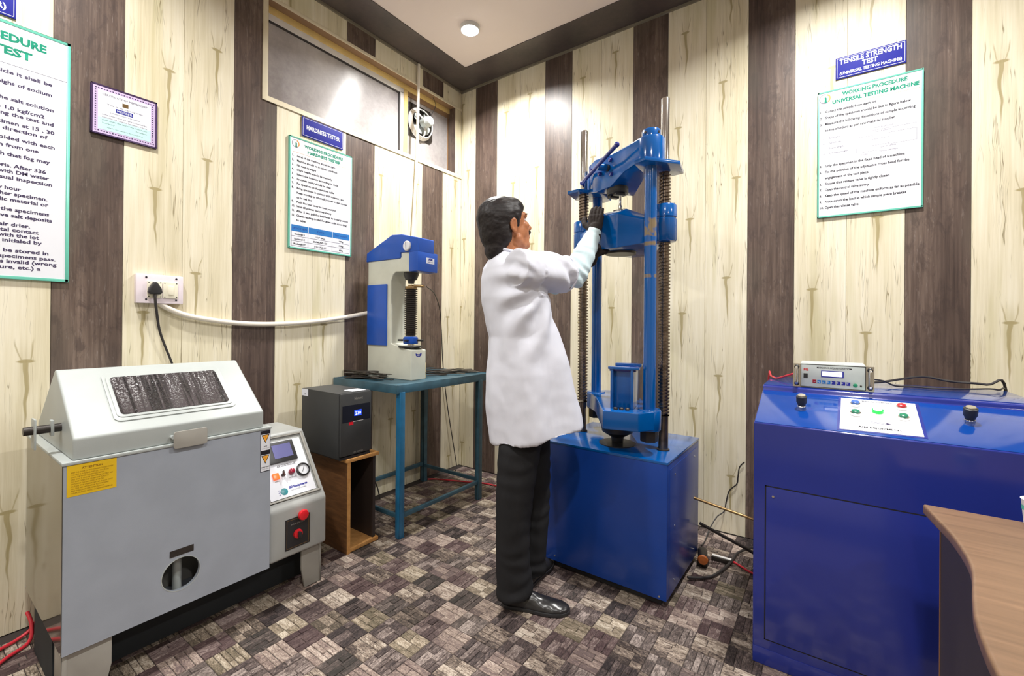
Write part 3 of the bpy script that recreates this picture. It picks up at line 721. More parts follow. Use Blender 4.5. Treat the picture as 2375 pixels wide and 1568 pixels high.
# ================================================================= TEAL TABLE
tb = thing('steel_worktable', 'teal painted angle-steel table under the hardness tester', 'table', (0.3, -0.77, 0))
tt = nb(); box(tt, 0.012, 0.598, -1.155, -0.345, 0.822, 0.831)
for d in ((0.588, 0.600, -1.16, -0.34, 0.788, 0.834), (0.008, 0.020, -1.16, -0.34, 0.788, 0.834), (0.008, 0.600, -1.162, -1.15, 0.788, 0.834), (0.008, 0.600, -0.352, -0.34, 0.788, 0.834)): box(tt, *d)
finish(tt, 'tabletop', M_TEAL, tb, 0.0015)
for x, y in ((0.572, -1.145), (0.03, -1.145), (0.572, -0.475), (0.03, -0.455)):
    lg = nb(); box(lg, x, x + 0.034, y, y + 0.005, 0, 0.795); box(lg, x + 0.029, x + 0.034, y, y + 0.034, 0, 0.795)
    if x < 0.1: box(lg, x, x + 0.034, y + 0.005, y + 0.034, 0, 0.795)
    finish(lg, 'leg', M_TEALL if y < -1 and x > 0.3 else M_TEAL, tb, 0.001)
for d in ((0.582, 0.600, -1.14, -0.45, 0.105, 0.127), (0.040, 0.058, -1.14, -0.43, 0.12, 0.145), (0.05, 0.59, -1.14, -1.125, 0.105, 0.127), (0.05, 0.59, -0.452, -0.437, 0.11, 0.132)):
    B('rail', M_TEAL, tb, *d, bevel=0.001)

# ================================================================= HARDNESS TESTER
TY0, TY1 = -0.964, -0.846
ht = thing('hardness_tester', 'ivory and blue bench hardness tester with black screw bellows', 'machine', (0.28, -0.905, 0.831))
bd = [(0.075, 0.831), (0.487, 0.831), (0.487, 1.010), (0.30, 1.045), (0.30, 1.43), (0.318, 1.468), (0.345, 1.483), (0.47, 1.478), (0.47, 1.60), (0.39, 1.60), (0.39, 1.568), (0.075, 1.568)]
finish(prism(nb(), [(a, b_) for a, b_ in bd], TY0, TY1), 'body', M_IVORY, ht, 0.006, bseg=3)
finish(prism(nb(), [(0.062, 1.562), (0.388, 1.562), (0.388, 1.596), (0.545, 1.59), (0.545, 1.672), (0.40, 1.706), (0.31, 1.712), (0.066, 1.618)], TY0 - 0.006, TY1 + 0.006), 'top_cover', M_BLUET, ht, 0.006, bseg=3)
hd = B('head_cover', M_BLUET, ht, 0.465, 0.545, TY0 - 0.006, TY1 + 0.035, 1.478, 1.594, bevel=0.005)
B('head_label', M_WHITE, hd, 0.545, 0.5458, -0.905, -0.840, 1.528, 1.562)
text(K(hd, 'navy_sign', 'head_lettering'), 'AIM', 0.02, plane_A(-0.872, 1.546, 0.5462), 'CENTER', bold=0.045)
text(K(hd, 'navy_sign', 'head_lettering'), 'HARDNESS', 0.009, plane_A(-0.872, 1.534, 0.5462), 'CENTER')
dg_ = finish(lathe(nb(), [(0.025, 0), (0.030, 0.0), (0.030, 0.010), (0.026, 0.013)], (0.455, TY0 - 0.006, 1.63), (0, -1, 0), 32), 'dial', M_ALU, ht)
finish(cyl(nb(), (0.455, TY0 - 0.017, 1.63), (0.455, TY0 - 0.0195, 1.63), 0.026, seg=32), 'dial_face', M_WHITE, dg_)
dn = nb(); tube(dn, [(0.455, TY0 - 0.0205, 1.61), (0.452, TY0 - 0.0205, 1.65)], 0.0012, 6, 1); finish(dn, 'needle', M_INK, dg_)
B('side_door', M_BLUET, ht, 0.080, 0.269, TY0 - 0.010, TY0, 1.032, 1.412, bevel=0.004)
finish(lathe(nb(), [(0.044, 0), (0.046, 0.014), (0.040, 0.03), (0.034, 0.046), (0.022, 0.05), (0.018, 0.07)], (0.415, -0.905, 1.482), (0, 0, -1), 28), 'indenter_holder', M_BLACK, ht)
an = nb(); cyl(an, (0.415, -0.905, 1.405), (0.415, -0.905, 1.39), 0.018); cyl(an, (0.415, -0.905, 1.395), (0.415, -0.905, 1.380), 0.036); cyl(an, (0.44, -0.905, 1.398), (0.50, -0.88, 1.396), 0.009)
finish(an, 'anvil', M_BRASS, ht, 0.001)
pr_ = [(0.029, 0)]
for i in range(24):
    z = 0.004 + i * 0.0118; pr_ += [(0.029, z), (0.039, z + 0.002), (0.039, z + 0.0055), (0.029, z + 0.0075)]
finish(lathe(nb(), pr_ + [(0.029, 0.29)], (0.415, -0.905, 1.385), (0, 0, -1), 28), 'screw_bellows', M_DSTEEL, ht)
finish(cyl(nb(), (0.415, -0.905, 1.02), (0.415, -0.905, 1.1), 0.020), 'lifting_screw', M_STEEL, ht)
hw = finish(lathe(nb(), [(0.02, 0), (0.042, 0.0), (0.045, 0.004), (0.045, 0.036), (0.036, 0.044), (0.02, 0.044)], (0.415, -0.905, 1.046), (0, 0, 1), 28), 'hand_wheel', M_BLUET, ht)
for i in range(4):
    a = R(25 + 90 * i); c, s = math.cos(a), math.sin(a)
    finish(tube(nb(), [(0.415 + c * 0.03, -0.905 + s * 0.03, 1.068), (0.415 + c * 0.082, -0.905 + s * 0.082, 1.068)], 0.0065, 10, 1), 'wheel_spoke', M_BLACK, hw)
finish(lathe(nb(), [(0.03, 0), (0.072, 0.0), (0.074, 0.005), (0.072, 0.010), (0.03, 0.010)], (0.415, -0.905, 1.024), (0, 0, 1), 32), 'lower_ring', M_BLACK, ht)
finish(prism(nb(), [(-0.93, 0.992), (-0.915, 0.986), (-0.90, 0.986), (-0.882, 0.994), (-0.885, 0.976), (-0.90, 0.970), (-0.918, 0.971), (-0.928, 0.978)], 0.487, 0.488, 'x'), 'logo_badge', M_SIGNB, ht)
text(K(ht, 'white_print', 'badge_lettering'), 'AIM', 0.013, plane_A(-0.907, 0.9745, 0.4884), 'CENTER')
yb = tag(B('wooden_block', M_YEL, None, 0.40, 0.44, -0.838, -0.80, 0.831, 0.925, bevel=0.002), 'small yellow block standing on the table right of the tester base', 'block')
# test strips lying on the table
rs = random.Random(11)
def strip_mesh(L_, w, bend, seed):
    bm = nb(); r2 = random.Random(seed); n = 6; top = []; bot = []
    for i in range(n + 1):
        x = -L_ / 2 + L_ * i / n; yy = bend * math.sin(PI * i / n) + r2.uniform(-0.001, 0.001); ww = w * (0.55 if 1 < i < n - 1 else 1.0)
        top.append([bm.verts.new((x, yy - ww / 2, 0.003)), bm.verts.new((x, yy + ww / 2, 0.003))]); bot.append([bm.verts.new((x, yy - ww / 2, 0)), bm.verts.new((x, yy + ww / 2, 0))])
    for i in range(n):
        bm.faces.new((top[i][0], top[i + 1][0], top[i + 1][1], top[i][1])); bm.faces.new((bot[i][1], bot[i + 1][1], bot[i + 1][0], bot[i][0]))
        bm.faces.new((bot[i][0], bot[i + 1][0], top[i + 1][0], top[i][0])); bm.faces.new((top[i][1], top[i + 1][1], bot[i + 1][1], bot[i][1]))
    bm.faces.new((top[0][0], top[0][1], bot[0][1], bot[0][0])); bm.faces.new((top[n][1], top[n][0], bot[n][0], bot[n][1]))
    bmesh.ops.recalc_face_normals(bm, faces=bm.faces)
    me = bpy.data.meshes.new('test_strip'); bm.to_mesh(me); bm.free(); return me
SMS = [strip_mesh(0.22, 0.030, 0.002, 1), strip_mesh(0.20, 0.026, -0.002, 2), strip_mesh(0.17, 0.032, 0.002, 3), strip_mesh(0.24, 0.024, 0.0, 4)]
for i, me in enumerate(SMS): me.materials.append([M_SCRAP, M_SCRAP, M_SCRAP2, M_SCRAP][i])
def strips(n, cx, cy, rx, ry, ang, group, label, zb):
    for i in range(n):
        o = bpy.data.objects.new('test_strip', SMS[rs.randrange(4)]); link(o)
        o.location = (cx + rs.uniform(-rx, rx), cy + rs.uniform(-ry, ry), zb + 0.0025 * i)
        o.rotation_euler = (rs.uniform(-0.02, 0.02), rs.uniform(-0.012, 0.012) if i > 2 else 0, ang + rs.uniform(-0.45, 0.45))
        tag(o, label, 'metal strip', group)
strips(18, 0.19, -1.05, 0.085, 0.045, 0.15, 'cut steel strips piled left of the hardness tester', 'thin dark cut steel strip in the pile left of the hardness tester', 0.8315)
strips(14, 0.36, -0.64, 0.11, 0.11, 1.15, 'cut steel strips lying right of the hardness tester', 'thin dark cut steel strip on the table right of the hardness tester', 0.8315)
strips(8, 0.40, -0.45, 0.08, 0.05, 0.9, 'cut steel strips at the far end of the teal table', 'thin steel strip at the far end of the teal table', 0.8315)
# pipe, cords, socket on the left wall
tag(finish(tube(nb(), [(0.014, -0.49, 3.09), (0.016, -0.505, 2.4), (0.018, -0.545, 1.75), (0.018, -0.55, 1.60)], 0.0105, 12, 4), 'cable_pipe', M_HOSE, None), 'thin white vertical pipe crossing the window down to the hardness tester', 'pipe')
tag(finish(tube(nb(), [(0.50, -0.86, 1.396), (0.44, -0.80, 1.40), (0.30, -0.594, 1.375), (0.14, -0.38, 1.28), (0.05, -0.269, 1.13), (0.03, -0.225, 0.83), (0.03, -0.17, 0.5), (0.04, -0.10, 0.15), (0.05, -0.08, 0.006), (0.09, -0.14, 0.006)], 0.0035, 8, 6), 'cord', M_CORD, None), 'thin black cord hanging from the hardness tester to the floor', 'cord')
tag(finish(tube(nb(), [(0.012, -2.038, 1.256), (0.016, -2.02, 1.238), (0.018, -1.96, 1.208), (0.018, -1.89, 1.189), (0.018, -1.75, 1.168), (0.018, -1.60, 1.160), (0.018, -1.42, 1.166), (0.018, -1.255, 1.182), (0.022, -1.10, 1.205), (0.05, -0.95, 1.236), (0.070, -0.93, 1.245)], 0.0125, 14, 5), 'conduit_hose', M_HOSE, None), 'thick white conduit sagging from the wall socket to the hardness tester', 'conduit')
sk = thing('wall_socket', 'pinkish white socket box with switch on the left wall', 'socket', (0.0, -2.04, 1.25))
B('back_box', M_SOCK, sk, 0.0005, 0.030, -2.127, -1.953, 1.251, 1.380, bevel=0.004)
for y in (-2.092, -1.981):
    for z in (1.268, 1.366): finish(cyl(nb(), (0.030, y, z), (0.0315, y, z), 0.004, seg=12), 'screw', M_INK, sk)
B('socket_plate', M_SOCKC, sk, 0.030, 0.036, -2.090, -2.035, 1.275, 1.350, bevel=0.003)
spl = B('switch_plate', M_SOCKC, sk, 0.030, 0.036, -2.032, -1.975, 1.275, 1.350, bevel=0.003)
B('switch_rocker', M_SOCKC, spl, 0.036, 0.041, -2.014, -1.993, 1.292, 1.332, bevel=0.002)
for y in (-2.084, -2.041, -2.026, -1.981):
    for z in (1.281, 1.344): finish(cyl(nb(), (0.036, y, z), (0.0368, y, z), 0.0022, seg=10), 'screw', M_INK, sk)
pg = thing('power_plug', 'black three-pin plug in the wall socket with its cord dropping behind the chamber', 'plug', (0.036, -2.066, 1.30))
finish(prism(nb(), [(-2.092, 1.300), (-2.086, 1.291), (-2.046, 1.291), (-2.040, 1.300), (-2.044, 1.318), (-2.055, 1.336), (-2.060, 1.346), (-2.072, 1.346), (-2.077, 1.336), (-2.088, 1.318)], 0.0365, 0.062, 'x'), 'plug_body', M_BLACK, pg, 0.006, bseg=3)
finish(tube(nb(), [(0.052, -2.066, 1.295), (0.055, -2.066, 1.27), (0.05, -2.06, 1.22), (0.04, -2.045, 1.13), (0.035, -2.02, 1.05), (0.03, -1.995, 0.98), (0.03, -1.96, 0.86), (0.03, -1.93, 0.70)], 0.0045, 10, 5, radii=(0.0058, 0.0042)), 'plug_cord', M_CORD, pg)
# exhaust fan
FX = S
fan = thing('exhaust_fan', 'grey metal exhaust fan mounted in the small window bay', 'fan', (FX, -0.39, 2.55))
fc = Vector((FX + 0.02, -0.395, 2.70))
pl = nb(); prism(pl, [(-0.505, 2.585), (-0.29, 2.585), (-0.265, 2.61), (-0.265, 2.80), (-0.29, 2.835), (-0.505, 2.835)], FX - 0.004, FX + 0.001, 'x'); finish(pl, 'mounting_plate', M_DSTEEL, fan)
finish(lathe(nb(), [(0.118, 0), (0.104, 0.012), (0.098, 0.03), (0.104, 0.034), (0.112, 0.016), (0.122, 0.004)], (FX, -0.395, 2.70), (1, 0, 0), 36, caps=False), 'ring', M_ALU, fan)
for i in range(4):
    bl = nb(); n = 6; a0 = R(20 + 90 * i); rows = []
    for j in range(n + 1):
        a = a0 + R(62) * j / n; dx = -0.006 + 0.028 * j / n
        rows.append([bl.verts.new((FX + 0.008 + dx, -0.395 + rr * math.cos(a), 2.70 + rr * math.sin(a))) for rr in (0.022, 0.055, 0.088 - 0.012 * abs(j / n - 0.5))])
    for p, q in zip(rows, rows[1:]):
        for j in range(2): bl.faces.new((p[j], p[j + 1], q[j + 1], q[j]))
    g_ = bmesh.ops.solidify(bl, geom=bl.faces[:], thickness=0.0015)
    finish(bl, 'blade', M_DAQ, fan)
finish(lathe(nb(), [(0.02, 0), (0.038, 0.008), (0.040, 0.055), (0.036, 0.06), (0.036, 0.082), (0.030, 0.090)], (FX + 0.03, -0.395, 2.70), (1, 0, 0), 24), 'motor', M_DAQ, fan)
for a in (35, 145, 270):
    c, s = math.cos(R(a)), math.sin(R(a))
    finish(tube(nb(), [(FX + 0.012, -0.395 + c * 0.12, 2.70 + s * 0.12), (FX + 0.05, -0.395 + c * 0.09, 2.70 + s * 0.09), (FX + 0.062, -0.395 + c * 0.035, 2.70 + s * 0.035)], 0.006, 8, 4), 'bracket_arm', M_ALU, fan)
tag(finish(tube(nb(), [(S + 0.06, -0.36, 2.74), (S + 0.07, -0.30, 2.86), (-0.03, -0.30, 2.938)], 0.002, 6, 6), 'cord', M_CORD, None), 'short black fan cord rising to the top reveal of the window', 'cord')

# ================================================================= POSTERS AND SIGNS
def logo(par, mtx, r):
    "ring badge with green figure and orange arc"
    def d2(pts, h, name, m):
        finish(prism(nb(), pts, 0, h, 'z', mtx), name, m, par)
    def arc(a0, a1, ro, ri, n=14):
        return [(ro * math.cos(R(a0 + (a1 - a0) * i / n)), ro * math.sin(R(a0 + (a1 - a0) * i / n))) for i in range(n + 1)] + [(ri * math.cos(R(a1 + (a0 - a1) * i / n)), ri * math.sin(R(a1 + (a0 - a1) * i / n))) for i in range(n + 1)]
    d2(arc(80, 300, r, r * 0.93), 0.0004, 'logo_ring', M_PURPI)
    d2(arc(-55, 70, r, r * 0.74), 0.0004, 'logo_arc', M_ORGI)
    d2([(-r * .12, -r * .85), (r * .35, -r * .85), (r * .28, -r * .3), (r * .3, r * .1), (r * .12, r * .3), (-r * .1, r * .25), (-r * .05, -r * .2)], 0.0004, 'logo_figure', M_GRNI)
def poster(name, label, cat, kind, h0, h1, z0, z1, wall, frame_m=None, face_m=None, fw=0.007):
    loc = (0, (h0 + h1) / 2, z0) if wall == 'A' else ((h0 + h1) / 2, 0, z0)
    t = thing(name, label, cat, loc)
    def bx(a, b_, c, d, p0, p1):
        return (p0, p1, a, b_, c, d) if wall == 'A' else (a, b_, -p1, -p0, c, d)
    fr = nb()
    for d in ((h0, h1, z0, z0 + fw), (h0, h1, z1 - fw, z1), (h0, h0 + fw, z0, z1), (h1 - fw, h1, z0, z1)): box(fr, *bx(*d, 0.0005, 0.0115))
    finish(fr, 'frame', frame_m or M_GRNF, t, 0.0008)
    finish(box(nb(), *bx(h0 + 0.001, h1 - 0.001, z0 + 0.001, z1 - 0.001, 0.0005, 0.010)), 'sheet', face_m or M_WHITE, t)
    P = (lambda h, z: plane_A(h, z, 0.0104)) if wall == 'A' else (lambda h, z: plane_B(h, z, -0.0104))
    return t, P, bx
# hardness tester sign + poster
def sign(label, h0, h1, z0, z1, wall, lines):
    t = thing('blue_sign', label, 'sign', (0, (h0 + h1) / 2, z0) if wall == 'A' else ((h0 + h1) / 2, 0, z0))
    def bx(a, b_, c, d, p0, p1): return (p0, p1, a, b_, c, d) if wall == 'A' else (a, b_, -p1, -p0, c, d)
    finish(box(nb(), *bx(h0, h1, z0, z1, 0.0005, 0.007)), 'board', M_SIGNB, t, 0.0015)
    ln = nb(); i0, i1, j0, j1 = h0 + 0.005, h1 - 0.005, z0 + 0.005, z1 - 0.005; w = 0.0018
    for d in ((i0, i1, j0, j0 + w), (i0, i1, j1 - w, j1), (i0, i0 + w, j0, j1), (i1 - w, i1, j0, j1)): box(ln, *bx(*d, 0.007, 0.0075))
    finish(ln, 'white_border', M_WHITE, t)
    for s, size, z, fw in lines:
        m_ = plane_A((h0 + h1) / 2, z, 0.0076) if wall == 'A' else plane_B((h0 + h1) / 2, z, -0.0076)
        text(K(t, 'white_print'), s, size, m_, 'CENTER', fitw=fw, bold=0.035)
sign('small navy sign reading HARDNESS TESTER below the window', -1.374, -1.108, 2.254, 2.365, 'A', [('HARDNESS TESTER', 0.034, 2.298, 0.215)])
sign('navy sign reading TENSILE STRENGTH TEST on the far wall', 2.516, 2.783, 2.410, 2.516, 'B', [('TENSILE STRENGTH', 0.034, 2.481, 0.235), ('TEST', 0.032, 2.452, 0.06), ('(UNIVERSAL TESTING MACHINE)', 0.020, 2.427, 0.235)])
sign('navy sign cut by the left edge of the photo, ending in a bracket', -2.80, -2.481, 2.295, 2.42, 'A', [('(SALT SPRAY TESTER)', 0.030, 2.318, 0.27), ('CORROSION TEST', 0.034, 2.365, 0.24)])
t, P, bx = poster('framed_poster', 'mint framed hardness tester procedure poster with blue table', 'poster', 0, -1.449, -1.046, 1.594, 2.229, 'A')
logo(t, P(-1.412, 2.192), 0.022)
text(K(t, 'green_title_ink', 'title_lettering'), 'WORKING PROCEDURE', 0.024, P(-1.235, 2.184), 'CENTER', fitw=0.25, bold=0.045)
text(K(t, 'green_title_ink', 'title_lettering'), 'HARDNESS TESTER', 0.024, P(-1.235, 2.155), 'CENTER', fitw=0.215, bold=0.045)
L1 = ['1.|Level of the machine should in zero', '2.|Machine should be in upload condition', '3.|No need no supply', "4.|Dial's needle should be manually", '5.|Insert the indentor according to scale', '6.|Specimen holder should be clean', '7.|Put specimen on the specimen table', '8.|Bring specimen in contact with indentor, and', '|Keep moving up till small pointer in dial comes', '|up to red dot', '9.|Push the load lever to load position', '10.|Wait till pointer becomes steady', '11.|After 5 sec. pull the load lever to initial position', '12.|Check reading on dial for given scale according', '|to table']
for i, s in enumerate(L1):
    a, c = s.split('|'); z = 2.118 - i * 0.0262
    if a: text(K(t, 'black_ink'), a, 0.0155, P(-1.434, z), bold=0.028)
    text(K(t, 'black_ink'), c, 0.0165, P(-1.405, z), fitw=min(0.335, len(c) * 0.0069), bold=0.028)
finish(box(nb(), *bx(-1.43, -1.06, 2.143, 2.144, 0.010, 0.0104)), 'rule', M_ORGI, t)
finish(box(nb(), *bx(-1.434, -1.06, 1.692, 1.728, 0.010, 0.0105)), 'table_header', M_TABB, t)
tl_ = nb()
for z in (1.608, 1.636, 1.664): box(tl_, *bx(-1.434, -1.06, z, z + 0.0012, 0.010, 0.0106))
for h in (-1.434, -1.335, -1.18, -1.061): box(tl_, *bx(h, h + 0.0012, 1.608, 1.692, 0.010, 0.0106))
finish(tl_, 'table_lines', M_PURPI, t)
hv = nb()
for h in (-1.335, -1.18): box(hv, *bx(h, h + 0.003, 1.692, 1.728, 0.0105, 0.0108))
finish(hv, 'header_gaps', M_WHITE, t)
for h, s in ((-1.385, 'SPECIMEN'), (-1.257, 'TYPE'), (-1.12, 'TEST WEIGHT')): text(K(t, 'navy_sign', 'header_lettering'), s, 0.013, plane_A(h, 1.705, 0.0107), 'CENTER', fitw=min(0.085, 0.012 * len(s)))
for i, row in enumerate((('Rockwell B', '1/16" BALL', '100kg'), ('Rockwell C', 'DIAMOND 120', '150kg'), ('Rockwell HT', '1/16 BALL HT', '60kg'))):
    for h, s in zip((-1.385, -1.257, -1.12), row): text(K(t, 'black_ink'), s, 0.0135, P(h, 1.672 - i * 0.028), 'CENTER', bold=0.028)
# tensile poster
t, P, bx = poster('framed_poster', 'mint framed universal testing machine procedure poster on the far wall', 'poster', 0, 2.443, 2.842, 1.724, 2.361, 'B')
logo(t, P(2.473, 2.325), 0.0235)
text(K(t, 'green_title_ink', 'title_lettering'), 'WORKING PROCEDURE', 0.025, P(2.665, 2.323), 'CENTER', fitw=0.245, bold=0.045)
text(K(t, 'green_title_ink', 'title_lettering'), 'UNIVERSAL TESTING MACHINE', 0.025, P(2.665, 2.290), 'CENTER', fitw=0.325, bold=0.045)
finish(box(nb(), *bx(2.455, 2.832, 2.276, 2.277, 0.010, 0.0104)), 'rule', M_ORGI, t)
L2 = [(2.252, '1.', 'Collect the sample from each lot', 0.20), (2.222, '2.', 'Shape of the specimen should be like in figure below', 0.325), (2.190, '3.', 'Measure the following dimensions of sample according', 0.34), (2.158, '', 'to the standard as per raw material supplier', 0.27), (1.978, '4.', 'Grip the specimen in the fixed head of a machine.', 0.305), (1.947, '5.', 'Fix the position of the adjustable cross head for the', 0.32), (1.917, '', 'engagement of the test piece.', 0.175), (1.887, '6.', 'Ensure that release valve is tightly closed', 0.25), (1.857, '7.', 'Open the control valve slowly', 0.175), (1.827, '8.', 'Keep the speed of the machine uniform as far as possible', 0.355), (1.797, '9.', 'Note down the load at which sample piece breakes', 0.31), (1.767, '10.', 'Open the release valve', 0.135)]
for z, a, c, w in L2:
    if a: text(K(t, 'black_ink'), a, 0.015, P(2.452, z), bold=0.028)
    text(K(t, 'black_ink'), c, 0.017, P(2.474, z), fitw=w, bold=0.028)
for i, (a, c) in enumerate((('a.', 'Diameter'), ('b.', 'Width etc.'), ('c.', 'Neck length'), ('d.', 'Ultimate length'))):
    text(K(t, 'purple_grey_ink', 'figure_lettering'), a, 0.011, P(2.466, 2.118 - i * 0.026)); text(K(t, 'purple_grey_ink', 'figure_lettering'), c, 0.012, P(2.492, 2.118 - i * 0.026))
dr = nb()
for d in ((2.60, 2.66, 2.095), (2.66, 2.72, 2.075), (2.66, 2.72, 2.045), (2.72, 2.82, 2.095), (2.72, 2.82, 2.04), (2.62, 2.68, 2.02), (2.66, 2.82, 2.118)): box(dr, *bx(d[0], d[1], d[2], d[2] + 0.0008, 0.010, 0.0104))
for d in ((2.66, 2.045, 2.095), (2.72, 2.04, 2.095), (2.82, 2.04, 2.095), (2.60, 2.02, 2.045)): box(dr, *bx(d[0], d[0] + 0.0008, d[1], d[2], 0.010, 0.0104))
finish(dr, 'specimen_drawing', M_PURPI, t)
for h, z, s in ((2.70, 2.128, 'PARALLEL LENGTH'), (2.70, 2.108, 'GAUGE LENGTH'), (2.72, 2.03, 'DIA. OF SAMPLE'), (2.72, 2.01, 'TENSILE SPECIMEN'), (2.63, 2.006, 'WIDTH')): text(K(t, 'purple_grey_ink', 'figure_lettering'), s, 0.008, P(h, z), 'CENTER')
# big poster at the left edge
t, P, bx = poster('framed_poster', 'large mint framed salt spray procedure poster cut by the left edge', 'poster', 0, -2.99, -2.335, 1.325, 2.275, 'A', fw=0.010)
text(K(t, 'green_title_ink', 'title_lettering'), 'WORKING PROCEDURE', 0.040, P(-2.402, 2.205), 'RIGHT', fitw=0.42, bold=0.045)
text(K(t, 'green_title_ink', 'title_lettering'), 'SALT SPRAY TEST', 0.040, P(-2.440, 2.155), 'RIGHT', fitw=0.36, bold=0.045)
L3 = [(2.083, -2.385, 'test solution free from solid particle it shall be'), (2.043, -2.385, 'dissolving 5 parts by weight of sodium'), (1.985, -2.380, 'saturation tower before using the salt solution'), (1.951, -2.405, 'Air pressure shall be 1.0 kgf/cm2'), (1.929, -2.380, 'Pressure shall not vary per hour during the test and'), (1.897, -2.378, 'Place the specimen at 15 . 30'), (1.874, -2.398, 'parallel to the principal direction of'), (1.840, -2.376, 'placed so contact is avoided with each'), (1.812, -2.420, 'no dripping of solution from one'), (1.779, -2.390, 'positioned in a manner such that fog may'), (1.738, -2.400, 'washed to remove any debris. After 336'), (1.716, -2.392, 'rinsed thoroughly with DM water'), (1.693, -2.382, 'then dried and visual inspection'), (1.655, -2.465, 'done at every hour'), (1.634, -2.395, 'or drip onto any other specimen.'), (1.612, -2.393, 'supported by non metallic material or'), (1.576, -2.390, 'carefully remove the specimens'), (1.553, -2.382, 'washed to remove salt deposits'), (1.520, -2.440, 'with compressed air drier.'), (1.500, -2.418, 'free of metal contact'), (1.481, -2.417, 'records marked with the lot'), (1.461, -2.410, 'checked, signed and initialed by'), (1.424, -2.390, 'failed samples, shall be stored in'), (1.403, -2.371, 'until the next set of specimens pass.'), (1.383, -2.369, 'unless the test was invalid (wrong'), (1.362, -2.412, 'equipment failure, etc.) a')]
for z, h, s in L3: text(K(t, 'purple_grey_ink'), s, 0.019, P(h, z), 'RIGHT', fitw=len(s) * 0.0092, bold=0.028)
finish(box(nb(), *bx(-2.97, -2.345, 2.118, 2.119, 0.010, 0.0104)), 'rule', M_PURPI, t)
# certificate
t, P, bx = poster('framed_certificate', 'small purple-bordered member certificate between the posters on the left wall', 'certificate', 0, -2.274, -2.054, 1.950, 2.157, 'A', M_PURF, M_LILAC, 0.006)
finish(box(nb(), *bx(-2.252, -2.076, 1.972, 2.135, 0.010, 0.0103)), 'paper', M_WHITE, t)
finish(box(nb(), *bx(-2.252, -2.076, 1.972, 2.022, 0.0103, 0.0105)), 'aqua_band', M_AQUA, t)
dt = nb()
for i in range(22):
    h = -2.262 + i * 0.0092
    box(dt, *bx(h, h + 0.005, 2.139, 2.143, 0.010, 0.0104)); box(dt, *bx(h, h + 0.005, 1.963, 1.967, 0.010, 0.0104))
for i in range(17):
    z = 1.972 + i * 0.0098
    box(dt, *bx(-2.262, -2.258, z, z + 0.005, 0.010, 0.0104)); box(dt, *bx(-2.071, -2.067, z, z + 0.005, 0.010, 0.0104))
finish(dt, 'border_marks', M_PURPI, t)
finish(box(nb(), *bx(-2.174, -2.154, 2.090, 2.106, 0.0103, 0.0108)), 'emblem', M_BRASS, t)
finish(box(nb(), *bx(-2.195, -2.138, 2.058, 2.074, 0.0103, 0.0107)), 'name_band', M_SIGNB, t)
text(K(t, 'white_print', 'band_lettering'), 'MEMBER', 0.014, plane_A(-2.1665, 2.061, 0.0109), 'CENTER', fitw=0.05)
for z, s, w, sz in ((2.116, 'CERTIFICATE OF MEMBERSHIP', 0.15, 0.012), (2.079, 'This is to certify that', 0.12, 0.008), (2.048, 'is admitted as a member of the association', 0.10, 0.007), (2.034, 'and is entitled to all the rights of membership', 0.15, 0.007), (2.023, 'subject to the rules and regulations in force', 0.15, 0.007), (2.011, 'given under the seal of the association', 0.15, 0.007), (1.998, 'Secretary                        President', 0.15, 0.007), (1.983, 'Valid for one year from the date of issue', 0.12, 0.006)):
    text(K(t, 'purple_grey_ink'), s, sz, plane_A(-2.164, z, 0.0107), 'CENTER', fitw=w)

# ================================================================= UNIVERSAL TESTING MACHINE
ut = thing('universal_testing_machine', 'tall gloss blue universal testing machine with two columns and two lead screws', 'machine', (1.655, -0.664, 0))
UC = Vector((1.655, -0.664, 0))
A2 = R(-1.0)
bx_ = Vector((math.cos(A2), math.sin(A2), 0)); by_ = Vector((-math.sin(A2), math.cos(A2), 0)); bo = Vector((1.955, -0.900, 0))
BM = Matrix(((-bx_.x, by_.x, 0, bo.x), (-bx_.y, by_.y, 0, bo.y), (0, 0, 1, 0), (0, 0, 0, 1)))  # (left along front, back, up) from the near right corner
bc = finish(box(nb(), 0, 0.583, 0, 0.51, 0.035, 0.598, mtx=BM), 'base_cabinet', M_BLUEB, ut, 0.004)
finish(box(nb(), 0.03, 0.553, 0.03, 0.48, 0.0, 0.036, mtx=BM), 'plinth', M_BLACK, ut)
finish(box(nb(), -0.002, 0.585, -0.002, 0.512, 0.596, 0.607, mtx=BM), 'top_plate', M_BLUE, ut, 0.002)
finish(box(nb(), -0.0015, 0.002, 0.03, 0.48, 0.06, 0.57, mtx=BM), 'side_cover', M_BLUEB, bc, 0.001)
for y, z in ((0.10, 0.535), (0.10, 0.315), (0.10, 0.085), (0.42, 0.535), (0.42, 0.085)):
    a = BM @ Vector((-0.0012, y, z)); finish(cyl(nb(), a, a + bx_ * 0.003, 0.004, seg=10), 'screw', M_STEEL, bc)
for x, z in ((0.03, 0.05), (0.53, 0.06)):
    a = BM @ Vector((x, 0.001, z)); finish(cyl(nb(), a, a - by_ * 0.003, 0.004, seg=10), 'screw', M_STEEL, bc)
SL, SR = Vector((1.428, -0.613, 0)), Vector((1.883, -0.716, 0))
CR_, CL_ = Vector((1.855, -0.828, 0)), Vector((1.454, -0.498, 0))
